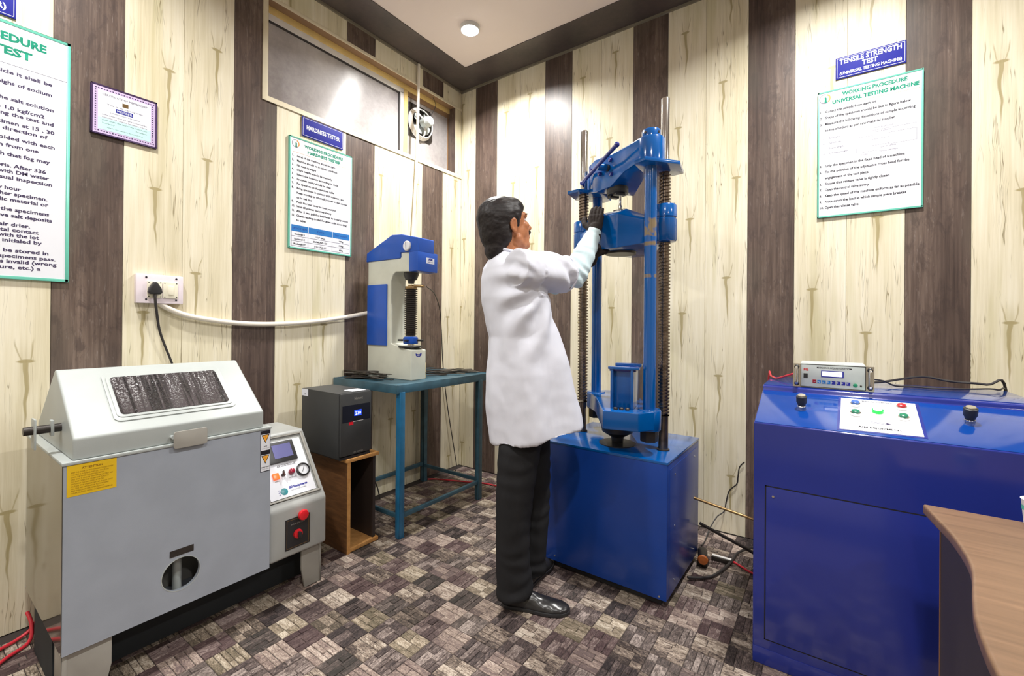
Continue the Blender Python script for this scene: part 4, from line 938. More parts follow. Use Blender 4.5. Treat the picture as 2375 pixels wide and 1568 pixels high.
def lead(p):
    bm = nb(); seg = 20; r0, r1, pitch = 0.0195, 0.0262, 0.0155; z0, z1 = 0.757, 1.872; rings = []
    n = int((z1 - z0) / pitch); prof = ((0.0, r0), (0.22, r0), (0.30, r1), (0.68, r1), (0.78, r0))
    lathe(bm, [(0.0215, 0.607), (0.0215, z0 + 0.004)], p, (0, 0, 1), seg)
    for i in range(n):
        for f, r in prof:
            rings.append([bm.verts.new(p + Vector((r * math.cos(2 * PI * j / seg), r * math.sin(2 * PI * j / seg), z0 + pitch * (i + f) + pitch * j / seg))) for j in range(seg)])
    for a, b in zip(rings, rings[1:]):
        for j in range(seg - 1): bm.faces.new((a[j], a[j + 1], b[j + 1], b[j]))
    for a, b in zip(rings, rings[1:]):   # seam: join the last column to the first column one turn up
        pass
    m = len(prof)
    for k in range(len(rings) - m - 1):
        bm.faces.new((rings[k][seg - 1], rings[k + m][0], rings[k + m + 1][0], rings[k + 1][seg - 1]))
    s = finish(bm, 'lead_screw', M_SCREW, ut)
    finish(lathe(nb(), [(0.0195, 1.86), (0.0195, 2.195), (0.0175, 2.2)], p, (0, 0, 1), 24), 'guide_shaft', M_STEEL, ut)
    finish(lathe(nb(), [(0.028, 0.607), (0.028, 0.612), (0.0215, 0.614)], p, (0, 0, 1), 20), 'screw_collar', M_DSTEEL, s)
lead(SL); lead(SR)
# columns
finish(lathe(nb(), [(0.0265, 0.80), (0.0265, 1.9)], CR_, (0, 0, 1), 32), 'column', M_WORN, ut)
finish(lathe(nb(), [(0.0265, 0.80), (0.0265, 1.9)], CL_, (0, 0, 1), 32), 'column', M_BLUE, ut)
# lower table (point-symmetric casting)
hp = [(0.045, -0.305), (0.196, -0.268), (0.236, -0.20), (0.246, -0.155), (0.236, -0.125), (0.15, -0.02), (0.22 - 0.03, 0.0)]
hp = [(0.045, -0.305), (0.19, -0.270), (0.232, -0.205), (0.247, -0.165), (0.240, -0.128), (0.215, -0.108), (0.130, -0.005)]
poly = hp + [(-a, -b_) for a, b_ in hp]
lt = finish(prism(nb(), [(UC.x + a, UC.y + b_) for a, b_ in poly], 0.722, 0.802, 'z'), 'lower_crosshead', M_BLUE, ut, 0.005, bseg=3)
for c in (CR_, CL_):
    finish(lathe(nb(), [(0.046, 0.715), (0.050, 0.72), (0.050, 0.800), (0.046, 0.806)], c, (0, 0, 1), 32), 'column_boss', M_BLUE, lt)
    finish(lathe(nb(), [(0.036, 0.665), (0.038, 0.668), (0.038, 0.716)], c, (0, 0, 1), 6), 'column_nut', M_DSTEEL, lt)
finish(lathe(nb(), [(0.026, 0.607), (0.030, 0.64), (0.072, 0.665), (0.078, 0.695), (0.072, 0.722)], UC + Vector((0.02, -0.075, 0)), (0, 0, 1), 32), 'hydraulic_ram', M_BLACK, ut)
finish(lathe(nb(), [(0.085, 0.607), (0.085, 0.611), (0.03, 0.613)], UC + Vector((0.02, -0.075, 0)), (0, 0, 1), 32), 'ram_seal', M_BLACK, ut)
# stand on the lower table
st = thing('test_stand', 'blue box-section bending fixture standing on the lower crosshead', 'fixture', (1.72, -0.80, 0.803))
s0 = Vector((1.697, -0.902, 0)); sa = Vector((0.131, 0.026, 0)).normalized(); sb = Vector((-sa.y, sa.x, 0))
SMx = Matrix(((sa.x, sb.x, 0, s0.x), (sa.y, sb.y, 0, s0.y), (0, 0, 1, 0), (0, 0, 0, 1)))
for d in ((0.008, 0.020, 0, 0.20, 0.803, 0.975), (0.095, 0.107, 0, 0.20, 0.803, 0.975), ): finish(box(nb(), *d, mtx=SMx), 'side_plate', M_BLUE, st, 0.002)
finish(box(nb(), 0.02, 0.095, 0.03, 0.042, 0.803, 0.968, mtx=SMx), 'web_plate', M_BLUE, st, 0.001)
finish(box(nb(), -0.002, 0.132, -0.005, 0.022, 0.975, 0.987, mtx=SMx), 'front_rail', M_BLUE, st, 0.003)
finish(box(nb(), -0.002, 0.120, 0.16, 0.20, 0.975, 0.990, mtx=SMx), 'rear_rail', M_BLUE, st, 0.003)
finish(box(nb(), 0.0, 0.115, 0.02, 0.18, 0.965, 0.976, mtx=SMx), 'top_plate', M_BLUED, st, 0.001)
for x in (0.035, 0.06, 0.085): 
    a = SMx @ Vector((x, -0.02 + x * 0.1, 0.802)); finish(lathe(nb(), [(0.010, 0), (0.010, 0.006), (0.006, 0.010)], a, (0, 0, 1), 6), 'bolt', M_DSTEEL, st)
# middle crosshead between the screws
um = (SR - SL).normalized(); vm = Vector((um.y, -um.x, 0))            # vm points to the room side
mc = (SL + SR) / 2
def MP(u, v, z): return mc + um * u + vm * v + Vector((0, 0, z))
MM = Matrix(((um.x, vm.x, 0, mc.x), (um.y, vm.y, 0, mc.y), (0, 0, 1, 0), (0, 0, 0, 1)))
def loft(bm, secs):
    rings = [[bm.verts.new(p) for p in s] for s in secs]; n = len(rings[0])
    for a, b in zip(rings, rings[1:]):
        for j in range(n): bm.faces.new((a[j], a[(j + 1) % n], b[(j + 1) % n], b[j]))
    bm.faces.new(rings[0][::-1]); bm.faces.new(rings[-1]); return bm
mh = nb(); secs = []
for u, v, z0, z1, ch_ in ((-0.235, 0.044, 1.560, 1.650, 0.010), (-0.17, 0.065, 1.545, 1.670, 0.02), (-0.045, 0.160, 1.522, 1.712, 0.035), (0.088, 0.160, 1.522, 1.712, 0.035), (0.175, 0.065, 1.545, 1.670, 0.02), (0.235, 0.044, 1.560, 1.650, 0.010)):
    secs.append([MP(u, v, z0), MP(u, v, z1 - ch_), MP(u, v * 0.55, z1), MP(u, -v * 0.55, z1), MP(u, -v, z1 - ch_), MP(u, -v, z0)])
mid = finish(loft(mh, secs), 'middle_crosshead', M_BLUE, ut, 0.004)
for p in (SL, SR):
    finish(lathe(nb(), [(0.030, 1.545), (0.048, 1.548), (0.052, 1.553), (0.052, 1.648), (0.049, 1.651), (0.049, 1.655), (0.052, 1.658), (0.052, 1.708), (0.048, 1.714), (0.030, 1.714)], p, (0, 0, 1), 36), 'screw_nut', M_BLUE, mid)
    for a in (30, 150, 270): finish(cyl(nb(), p + Vector((0.04 * math.cos(R(a)), 0.04 * math.sin(R(a)), 1.714)), p + Vector((0.04 * math.cos(R(a)), 0.04 * math.sin(R(a)), 1.724)), 0.006, seg=10), 'bolt', M_DSTEEL, mid)
finish(lathe(nb(), [(0.02, 1.512), (0.072, 1.512), (0.073, 1.515), (0.073, 1.526)], MP(0.02, 0.03, 0), (0, 0, 1), 36), 'compression_plate', M_DSTEEL, mid)
for u in (-0.012, 0.028): finish(box(nb(), u, u + 0.026, 0.0, 0.05, 1.70, 1.732 - abs(u) * 0.2, mtx=MM), 'lower_grip', M_DSTEEL, mid, 0.003)
for u, z in ((-0.03, 1.61), (-0.075, 1.585)): finish(cyl(nb(), MP(u, 0.155, z), MP(u, 0.168, z), 0.006, seg=12), 'stud', M_STEEL, mid)
sp_ = tag(finish(lathe(nb(), [(0.010, 1.735), (0.010, 1.75), (0.006, 1.757), (0.006, 1.80), (0.010, 1.81), (0.010, 1.83)], MP(0.012, 0.025, 0), (0, 0, 1), 16), 'tensile_specimen', M_STEEL, None), 'thin steel test rod held between the upper and lower grips', 'specimen')
# upper crosshead between the columns
uu = (CR_ - CL_).normalized(); vu = Vector((uu.y, -uu.x, 0)); uc = (CR_ + CL_) / 2
def UP(u, v, z): return uc + uu * u + vu * v + Vector((0, 0, z))
UMx = Matrix(((uu.x, vu.x, 0, uc.x), (uu.y, vu.y, 0, uc.y), (0, 0, 1, 0), (0, 0, 0, 1)))
secs = []
for u, v, z0, z1 in ((-0.285, 0.038, 1.885, 1.975), (-0.262, 0.055, 1.880, 1.985), (-0.19, 0.072, 1.872, 1.995), (-0.145, 0.106, 1.858, 1.998), (-0.068, 0.110, 1.835, 2.0), (0.03, 0.074, 1.838, 1.998), (0.13, 0.060, 1.878, 1.993), (0.262, 0.058, 1.882, 1.985)):
    c = 0.006
    secs.append([UP(u, v, z0), UP(u, v, z1 - c), UP(u, v - c, z1), UP(u, -v + c, z1), UP(u, -v, z1 - c), UP(u, -v, z0)])
up_ = finish(loft(nb(), secs), 'upper_crosshead', M_BLUE, ut, 0.003)
for p in (CL_, CR_):
    finish(lathe(nb(), [(0.05, 1.875), (0.058, 1.878), (0.058, 1.976), (0.053, 1.984), (0.040, 1.986), (0.040, 2.016), (0.036, 2.021), (0.02, 2.021)], p, (0, 0, 1), 36), 'column_boss', M_BLUE, up_)
    for a in (-20, 70, 160, 250): finish(cyl(nb(), p + Vector((0.037 * math.cos(R(a)), 0.037 * math.sin(R(a)), 2.003)), p + Vector((0.0415 * math.cos(R(a)), 0.0415 * math.sin(R(a)), 2.003)), 0.006, seg=10), 'lock_screw', M_DSTEEL, up_)
# guide plates joining column to screw, point-symmetric
gp = [(1.862, -0.925), (1.968, -0.790), (1.950, -0.660), (1.880, -0.650), (1.800, -0.745), (1.806, -0.900)]
for s in (1, -1):
    finish(prism(nb(), [(UC.x + s * (a - UC.x), UC.y + s * (b_ - UC.y)) for a, b_ in gp], 1.862, 1.878, 'z'), 'guide_plate', M_BLUE, up_, 0.002)
finish(lathe(nb(), [(0.05, 1.812), (0.052, 1.815), (0.052, 1.845)], UP(0.0, 0.02, 0), (0, 0, 1), 28), 'upper_grip_holder', M_BLACK, up_)
for u in (-0.045, 0.012): finish(box(nb(), u, u + 0.03, 0.0, 0.05, 1.800, 1.82, mtx=UMx), 'upper_grip', M_BLACK, up_, 0.002)
# clamping lever on the room side of the upper crosshead
hub = UP(0.0, 0.075, 1.940)
lv = finish(cyl(nb(), hub, UP(0.0, 0.130, 1.940), 0.018), 'lever_hub', M_BLUE, up_, 0.002)
e0, e1 = UP(0.190, 0.128, 1.972), UP(-0.180, 0.128, 1.914)
finish(tube(nb(), [e0, e1], 0.0095, 12, 1), 'lever_bar', M_BLUED, lv)
for p in (e0, e1): finish(ellipsoid(nb(), p, (0.0125, 0.0125, 0.0125), seg=14, rings=8), 'lever_knob', M_BLUED, lv)
for u, v, z in ((0.035, 0.070, 1.965), (0.040, 0.068, 1.895), (-0.10, 0.106, 1.955), (-0.03, 0.094, 1.915)): finish(cyl(nb(), UP(u, v, z), UP(u, v + 0.016, z), 0.010, seg=14), 'bolt', M_BLUED, up_, 0.001)
finish(cyl(nb(), UP(0.015, 0.078, 1.932), UP(0.015, 0.084, 1.932), 0.016), 'grip_port', M_BLACK, up_)

# ================================================================= CONTROL CONSOLE
CX0, CX1 = 2.277, 3.03
co = thing('control_console', 'big gloss blue control console with sloped top at the far wall', 'console', (2.65, -0.68, 0))
prof = [(-0.99, 0.012), (-0.99, 0.833), (-0.731, 0.917), (-0.728, 0.932), (-0.715, 0.936), (-0.37, 0.936), (-0.36, 0.93), (-0.36, 0.012)]
finish(prism(nb(), prof, CX0, CX1, 'x'), 'cabinet', M_BLUED, co, 0.004, bseg=3)
sn = Vector((0, -0.085, 0.26)).normalized(); snv = Vector((0, -0.3084, 0.9513)); sv = Vector((0, 0.9515, 0.3076)).normalized()
sn = Vector((0, -sv.z, sv.y))
CO = Matrix(((1, 0, 0, 0), (0, sv.y, sn.y, -0.99), (0, sv.z, sn.z, 0.833), (0, 0, 0, 1)))      # (x, up slope, out)
finish(box(nb(), CX0 + 0.003, CX1 - 0.003, 0.004, 0.266, 0.0, 0.0015, mtx=CO), 'sloped_top', M_BLUEC, co, 0.0007)
finish(box(nb(), CX0 + 0.003, CX1 - 0.003, -0.715, -0.362, 0.936, 0.9375), 'flat_top', M_BLUEC, co, 0.0007)
dr_ = B('access_door', M_BLUED, co, 2.316, 2.985, -0.993, -0.986, 0.091, 0.616, bevel=0.002)
gv = nb()
for d in ((2.312, 2.989, 0.616, 0.620), (2.312, 2.989, 0.087, 0.091), (2.312, 2.316, 0.087, 0.62), (2.985, 2.989, 0.087, 0.62)): box(gv, d[0], d[1], -0.9906, -0.9898, d[2], d[3])
finish(gv, 'door_gap', M_INK, co)
for x in (2.337, 2.96): finish(cyl(nb(), (x, -0.993, 0.587), (x, -0.996, 0.587), 0.004, seg=12), 'door_screw', M_STEEL, dr_)
B('base_skirt', M_BLUED, co, CX0 + 0.001, CX1, -0.992, -0.985, 0.0, 0.055, bevel=0.001)
cpl = nb(); prism(cpl, [(2.519, 0.019), (2.722, 0.027), (2.727, 0.251), (2.528, 0.250)], 0.0015, 0.0035, 'z', CO)
cpl = finish(cpl, 'button_plate', M_WHITE, co, 0.0005)
finish(prism(nb(), [(2.512, 0.013), (2.730, 0.020), (2.736, 0.256), (2.520, 0.256)], 0.001, 0.0022, 'z', CO), 'plate_edge', M_BLUED, co)
def cop(x, s, h=0.0035): return CO @ Vector((x, s, h))
def button(name, x, s, cap, r=0.0125, hh=0.016, cm=None):
    b_ = finish(lathe(nb(), [(r * 1.15, 0), (r * 1.15, 0.009), (r * 0.95, 0.010)], cop(x, s), sn, 24), name, cm or M_STEEL, cpl)
    finish(lathe(nb(), [(r * 0.9, 0.0), (r * 0.9, hh - 0.01), (r * 0.6, hh - 0.008)], cop(x, s, 0.013), sn, 20), 'button_cap', cap, b_)
button('push_button', 2.566, 0.198, mat('blue_button', (70, 110, 190), 0.25)); button('push_button', 2.564, 0.128, M_GRNB)
button('push_button', 2.688, 0.204, M_RED); button('push_button', 2.686, 0.130, M_GRNB)
button('pilot_lamp', 2.624, 0.163, M_LAMPG, 0.0135, 0.026, M_LAMPR)
def cot(x, s, st, size, fw): text(K(co, 'black_ink', 'plate_lettering'), st, size, frame_mtx(cop(x, s, 0.0038), (1, 0.02, 0.0), sv), 'CENTER', fitw=fw, bold=0.02)
cot(2.625, 0.043, 'AIM EQUIPMENTS', 0.014, 0.115); cot(2.625, 0.232, 'TENSILE TESTING MACHINE', 0.011, 0.085)
ar_ = nb(); box(ar_, 2.60, 2.640, 0.0795, 0.081, 0.0036, 0.0039, mtx=CO); box(ar_, 2.60, 2.640, 0.0865, 0.088, 0.0036, 0.0039, mtx=CO)
prism(ar_, [(2.640, 0.076), (2.652, 0.0837), (2.640, 0.0915)], 0.0036, 0.004, 'z', CO); finish(ar_, 'arrow_print', M_PURPI, cpl)
for x, s in ((2.412, 0.145), (2.841, 0.160)):
    k_ = finish(lathe(nb(), [(0.013, 0), (0.013, 0.008), (0.011, 0.010)], cop(x, s, 0.001), sn, 24), 'valve_collar', M_STEEL, co)
    finish(lathe(nb(), [(0.0115, 0), (0.0125, 0.006), (0.0165, 0.015), (0.0165, 0.036), (0.013, 0.038), (0.0125, 0.0395)], cop(x, s, 0.010), sn, 24), 'valve_knob', M_BLACK, k_)
    finish(lathe(nb(), [(0.0125, 0), (0.0115, 0.002)], cop(x, s, 0.0495), sn, 20), 'knob_cap', M_STEEL, k_)
# data box
da = thing('data_acquisition_box', 'silver data acquisition instrument with two handles on the blue console', 'instrument', (2.5, -0.64, 0.9375))
DY = -0.713; ZB = 0.9385
B('case', M_DAQ, da, 2.402, 2.600, DY + 0.002, -0.56, ZB, 1.030, bevel=0.002)
B('rack_plate', M_STEEL, da, 2.378, 2.624, DY - 0.001, DY + 0.002, ZB, 1.027)
dfp = B('front_plate', M_DAQ, da, 2.403, 2.600, DY - 0.004, DY - 0.001, ZB + 0.003, 1.026, bevel=0.001)
ol = nb()
for d in ((2.403, 2.600, 1.0245, 1.0265), (2.403, 2.600, ZB + 0.002, ZB + 0.004), (2.403, 2.405, ZB + 0.002, 1.0265), (2.598, 2.600, ZB + 0.002, 1.0265)): box(ol, d[0], d[1], DY - 0.0045, DY - 0.0035, d[2], d[3])
finish(ol, 'front_outline', M_BLACK, da)
lc = B('display_frame', M_SIGNB, dfp, 2.468, 2.536, DY - 0.006, DY - 0.004, 0.981, 1.005)
B('display', M_LCD, lc, 2.471, 2.532, DY - 0.0068, DY - 0.006, 0.985, 1.0025)
text(K(da, 'purple_grey_ink', 'digits'), 'LOAD 00.0 kN', 0.0075, plane_B(2.5015, 0.991, DY - 0.0072), 'CENTER')
text(K(da, 'black_ink'), 'MICRODATA ACQUISITION SYSTEM', 0.0085, plane_B(2.507, 1.0125, DY - 0.0048), 'CENTER', fitw=0.105, bold=0.02)
text(K(da, 'red_plastic', 'red_logo'), 'FIE', 0.013, plane_B(2.4205, 1.002, DY - 0.0048), 'CENTER', bold=0.03)
B('socket_port', M_BLACK, dfp, 2.413, 2.426, DY - 0.006, DY - 0.004, 0.974, 0.991)
for i in range(8):
    x = 2.447 + i * 0.0147
    m_ = M_DRED if i == 0 else (M_TABB if i < 4 else M_SIGNB)
    kk = B('membrane_key', m_, dfp, x - 0.0055, x + 0.0055, DY - 0.0055, DY - 0.004, 0.957 - i * 0.0004, 0.969 - i * 0.0004)
text(K(da, 'white_print', 'key_lettering'), '~  N  ~  Ω  ←  ↑  ↓  →', 0.009, plane_B(2.498, 0.959, DY - 0.0058), 'CENTER', fitw=0.105)
finish(lathe(nb(), [(0.007, 0), (0.0065, 0.006), (0.004, 0.007)], (2.570, DY - 0.004, 0.957), (0, -1, 0), 18), 'power_knob', M_GRNB, dfp)
finish(lathe(nb(), [(0.003, 0), (0.003, 0.004)], (2.586, DY - 0.004, 0.956), (0, -1, 0), 12), 'toggle', M_DSTEEL, dfp)
for x in (2.391, 2.612):
    h_ = finish(tube(nb(), [(x, DY - 0.001, 1.014), (x, DY - 0.02, 1.012), (x, DY - 0.024, 1.0), (x, DY - 0.024, 0.965), (x, DY - 0.02, 0.953), (x, DY - 0.001, 0.951)], 0.005, 12, 5), 'handle', M_STEEL, da)
    for z in (1.014, 0.951): finish(lathe(nb(), [(0.008, 0), (0.0085, 0.003), (0.006, 0.006)], (x, DY - 0.001, z), (0, -1, 0), 16), 'handle_foot', M_BLACK, h_)
tag(finish(tube(nb(), [(2.60, -0.575, 0.972), (2.66, -0.55, 0.965), (2.70, -0.51, 0.945), (2.76, -0.47, 0.942), (2.83, -0.48, 0.942), (2.92, -0.42, 0.942), (3.0, -0.38, 0.942), (3.04, -0.30, 0.90), (3.05, -0.28, 0.5)], 0.003, 8, 6), 'cable', M_CORD, None), 'thin black cable lying looser and nearer on the console top', 'cable')
tag(finish(tube(nb(), [(2.60, -0.565, 0.955), (2.66, -0.50, 0.955), (2.73, -0.42, 0.965), (2.80, -0.37, 0.975), (2.88, -0.345, 0.96), (2.98, -0.34, 0.955), (3.04, -0.30, 0.93), (3.045, -0.29, 0.45)], 0.0045, 8, 6), 'cable', M_CORD, None), 'thicker black cable arching behind the silver instrument', 'cable')
tag(finish(tube(nb(), [(2.395, -0.60, 0.985), (2.35, -0.58, 0.965), (2.31, -0.52, 0.945), (2.28, -0.42, 0.943), (2.262, -0.33, 0.93), (2.25, -0.30, 0.6)], 0.004, 8, 6), 'cable', M_REDC, None), 'red cable leaving the left side of the silver instrument', 'cable')

# ================================================================= DESK AND CUP
dk = thing('office_desk', 'brown laminate desk with wavy left edge in the near right corner', 'desk', (2.9, -1.75, 0))
edge = smooth_path([(2.684, -1.225, 0), (2.694, -1.31, 0), (2.706, -1.42, 0), (2.706, -1.56, 0), (2.682, -1.70, 0), (2.669, -1.79, 0), (2.664, -1.92, 0), (2.672, -2.08, 0), (2.69, -2.30, 0)], 5)
top = [(p.x, p.y) for p in edge] + [(3.35, -2.30), (3.35, -1.228)]
finish(prism(nb(), top, 0.697, 0.722, 'z'), 'desktop', M_DESK, dk, 0.006, bseg=3)
B('leg_panel', M_DESKD, dk, 2.715, 2.735, -2.26, -1.245, 0.0, 0.697)
B('leg_edge_band', M_DESKE, dk, 2.713, 2.737, -1.245, -1.242, 0.0, 0.697)
B('modesty_panel', M_DESKD, dk, 2.735, 3.33, -1.27, -1.25, 0.02, 0.697)
cu = thing('paper_cup', 'white cup at the right edge on the brown desk', 'cup', (2.872, -1.268, 0.722))
finish(lathe(nb(), [(0.0, 0.0), (0.024, 0.0), (0.027, 0.01), (0.031, 0.062), (0.0325, 0.064), (0.0295, 0.061), (0.0255, 0.012), (0.0, 0.010)], (2.874, -1.268, 0.7225), (0, 0, 1), 32, caps=False), 'cup_body', M_WHITE, cu)
finish(lathe(nb(), [(0.0300, 0.040), (0.0308, 0.05)], (2.874, -1.268, 0.7225), (0, 0, 1), 32, caps=False), 'teal_band', M_GRNF, cu)

# ================================================================= PIPES AND CORDS ON THE FLOOR
tag(finish(tube(nb(), [(1.99, -0.60, 0.378), (2.10, -0.60, 0.361), (2.22, -0.60, 0.344), (2.277, -0.60, 0.336)], 0.006, 10, 3), 'hydraulic_pipe', M_BRASS, None), 'thin bright pipe running from the machine base to the blue console', 'pipe')
tag(finish(tube(nb(), [(1.985, -0.45, 0.205), (2.08, -0.40, 0.15), (2.17, -0.35, 0.098), (2.26, -0.31, 0.045), (2.32, -0.29, 0.02)], 0.0075, 10, 4), 'hydraulic_pipe', M_DSTEEL, None), 'dark lower pipe sloping down beside the machine base', 'pipe')
tag(finish(tube(nb(), [(2.20, -0.09, 0.012), (2.16, -0.15, 0.012), (2.12, -0.24, 0.012), (2.11, -0.34, 0.012), (2.09, -0.44, 0.012), (2.06, -0.53, 0.010), (2.02, -0.58, 0.010), (1.97, -0.62, 0.014)], 0.0062, 10, 5), 'rubber_hose', M_CORD, None), 'thick black hose snaking on the tiles between base and console', 'hose')
tag(finish(tube(nb(), [(2.12, -0.012, 0.42), (2.095, -0.012, 0.385), (2.088, -0.012, 0.33), (2.082, -0.012, 0.29), (2.045, -0.015, 0.245), (2.030, -0.02, 0.18), (2.022, -0.03, 0.13), (1.99, -0.06, 0.10), (1.965, -0.12, 0.05), (1.955, -0.19, 0.006), (1.95, -0.25, 0.005)], 0.0032, 8, 5), 'cord', M_CORD, None), 'wavy thin black cord hanging on the far wall beside the console', 'cord')
tag(finish(tube(nb(), [(2.10, -0.32, 0.006), (2.15, -0.352, 0.006), (2.20, -0.385, 0.006), (2.27, -0.40, 0.006)], 0.005, 8, 4), 'cord', M_REDC, None), 'short red cord on the floor against the blue console', 'cord')
vb = thing('drain_valve', 'small dark valve with orange cap on the floor beside the machine base', 'valve', (2.005, -0.46, 0))
finish(cyl(nb(), (1.985, -0.39, 0.045), (2.005, -0.475, 0.045), 0.022), 'valve_body', M_DSTEEL, vb, 0.002)
finish(lathe(nb(), [(0.020, 0), (0.024, 0.004), (0.020, 0.012), (0.0, 0.014)], (2.005, -0.475, 0.045), Vector((0.02, -0.085, 0)), 20, caps=False), 'orange_cap', mat('rusty_orange_cap', (170, 92, 40), 0.5), vb)
finish(box(nb(), 1.975, 2.02, -0.46, -0.41, 0.0, 0.028), 'valve_foot', M_DSTEEL, vb, 0.002)
an_ = thing('floor_bracket', 'short angle bar with pale top lying by the machine base', 'bracket', (2.065, -0.345, 0))
finish(box(nb(), 2.02, 2.11, -0.362, -0.335, 0.0, 0.018), 'angle_bar', M_DSTEEL, an_, 0.001)
finish(box(nb(), 2.022, 2.108, -0.352, -0.336, 0.0182, 0.021), 'bright_top', M_ALU, an_)
tag(finish(tube(nb(), [(0.30, -2.70, 0.008), (0.20, -2.60, 0.008), (0.12, -2.53, 0.008), (0.085, -2.47, 0.008), (0.075, -2.43, 0.03), (0.07, -2.40, 0.10), (0.04, -2.38, 0.14)], 0.006, 10, 6), 'cord', M_REDC, None), 'red cord on the floor at the left edge curling behind the chamber', 'cord')
tag(finish(tube(nb(), [(0.42, -2.62, 0.008), (0.30, -2.58, 0.008), (0.20, -2.52, 0.008), (0.14, -2.45, 0.008), (0.08, -2.435, 0.04), (0.03, -2.44, 0.07)], 0.006, 10, 6), 'cord', M_REDC, None), 'nearer red cord loop crossing the floor at the left edge', 'cord')
tag(finish(tube(nb(), [(0.06, -0.41, 0.006), (0.104, -0.373, 0.006), (0.20, -0.33, 0.006), (0.352, -0.267, 0.006), (0.45, -0.225, 0.006), (0.56, -0.21, 0.006), (0.64, -0.20, 0.006)], 0.005, 8, 5), 'cord', M_REDC, None), 'thin red cord on the floor behind the teal table', 'cord')
tag(finish(tube(nb(), [(0.23, -1.22, 0.36), (0.18, -1.15, 0.28), (0.12, -1.10, 0.24), (0.08, -1.02, 0.24), (0.06, -0.94, 0.21), (0.07, -0.88, 0.10), (0.08, -0.86, 0.006)], 0.004, 8, 5), 'cord', M_CORD, None), 'black cord drooping behind the plywood cabinet under the table', 'cord')
tag(finish(tube(nb(), [(0.16, -1.50, 0.56), (0.12, -1.52, 0.575), (0.08, -1.56, 0.56), (0.05, -1.60, 0.50), (0.04, -1.62, 0.3)], 0.004, 8, 5), 'cord', M_CORD, None), 'black cord arching behind the black power unit', 'cord')

# ================================================================= THE TECHNICIAN
PO = Vector((1.404, -1.232, 0)); PR = Vector((0.8158, 0.5782, 0)); PF = Vector((-0.5782, 0.8158, 0)); ZV = Vector((0, 0, 1))
def Q(r, e, z): return PO + PR * r + PF * e + ZV * z
PSI = R(30)
BF = PR * math.cos(PSI) + PF * math.sin(PSI); BS = PR * math.sin(PSI) - PF * math.cos(PSI)   # body forward, body right
def remesh(bm, voxel, smooth=4, factor=0.5):
    bmesh.ops.recalc_face_normals(bm, faces=bm.faces)
    me = bpy.data.meshes.new('tmp'); bm.to_mesh(me); bm.free()
    o = bpy.data.objects.new('tmp', me); link(o)
    m = o.modifiers.new('r', 'REMESH'); m.mode = 'VOXEL'; m.voxel_size = voxel; m.adaptivity = 0.0
    if smooth:
        s = o.modifiers.new('s', 'SMOOTH'); s.iterations = smooth; s.factor = factor
    dg = bpy.context.evaluated_depsgraph_get(); dg.update()
    out = bpy.data.meshes.new_from_object(o.evaluated_get(dg)); bpy.data.objects.remove(o)
    return out
def skin_obj(me, name, m, parent, disp=None):
    if disp:
        me.update(); nn = [v.normal.copy() for v in me.vertices]
        for v, n in zip(me.vertices, nn): v.co += n * disp(v.co, n)
    for p in me.polygons: p.use_smooth = True
    me.materials.clear(); me.materials.append(m); me.name = name
    return place(me, name, parent)
def cap(bm, p0, p1, r0, r1, seg=16):
    "tapered capsule"
    p0, p1 = Vector(p0), Vector(p1); L_ = (p1 - p0).length; pr = [(r0 * math.sin(PI / 2 * i / 5), -r0 * math.cos(PI / 2 * i / 5)) for i in range(6)]
    pr += [(r1 * math.cos(PI / 2 * i / 5), L_ + r1 * math.sin(PI / 2 * i / 5)) for i in range(6)]
    return lathe(bm, pr, p0, p1 - p0, seg)
def chain(bm, pts):
    for (a, ra), (b_, rb) in zip(pts, pts[1:]): cap(bm, a, b_, ra, rb)
def rings_loft(bm, rows, n=40, pw=2.3, fa=None):
    "rows: (centre r, centre e, z, half front-back, half side-side, z tilt along forward)"
    rings = []
    for rc, ec, z, fh, sh, tilt in rows:
        ring = []
        for i in range(n):
            a = 2 * PI * i / n; c, s = math.cos(a), math.sin(a)
            x = math.copysign(abs(c) ** (2 / pw), c) * fh; y = math.copysign(abs(s) ** (2 / pw), s) * sh
            p = Q(rc, ec, z) + BF * x + BS * y; p.z += tilt * (x * 0.866 + y * 0.5)
            ring.append(bm.verts.new(p))
        rings.append(ring)
    for a, b_ in zip(rings, rings[1:]):
        for i in range(n): bm.faces.new((a[i], a[(i + 1) % n], b_[(i + 1) % n], b_[i]))
    bm.faces.new(rings[0][::-1]); bm.faces.new(rings[-1])
    return bm
per = thing('person', 'technician in white lab coat and black trousers reaching up to the blue machine', 'person', tuple(PO))
TIL = R(11); PH = R(24)
HFh = PR * math.cos(PH) + PF * math.sin(PH); HS = PR * math.sin(PH) - PF * math.cos(PH)
HF = HFh * math.cos(TIL) + ZV * math.sin(TIL); HZ = ZV * math.cos(TIL) - HFh * math.sin(TIL)
HC = Q(-0.030, 0.0, 1.592)
def H(f, s, z): return HC + HF * f + HS * s + HZ * z
HR = Matrix((HF, HS, HZ)).transposed()
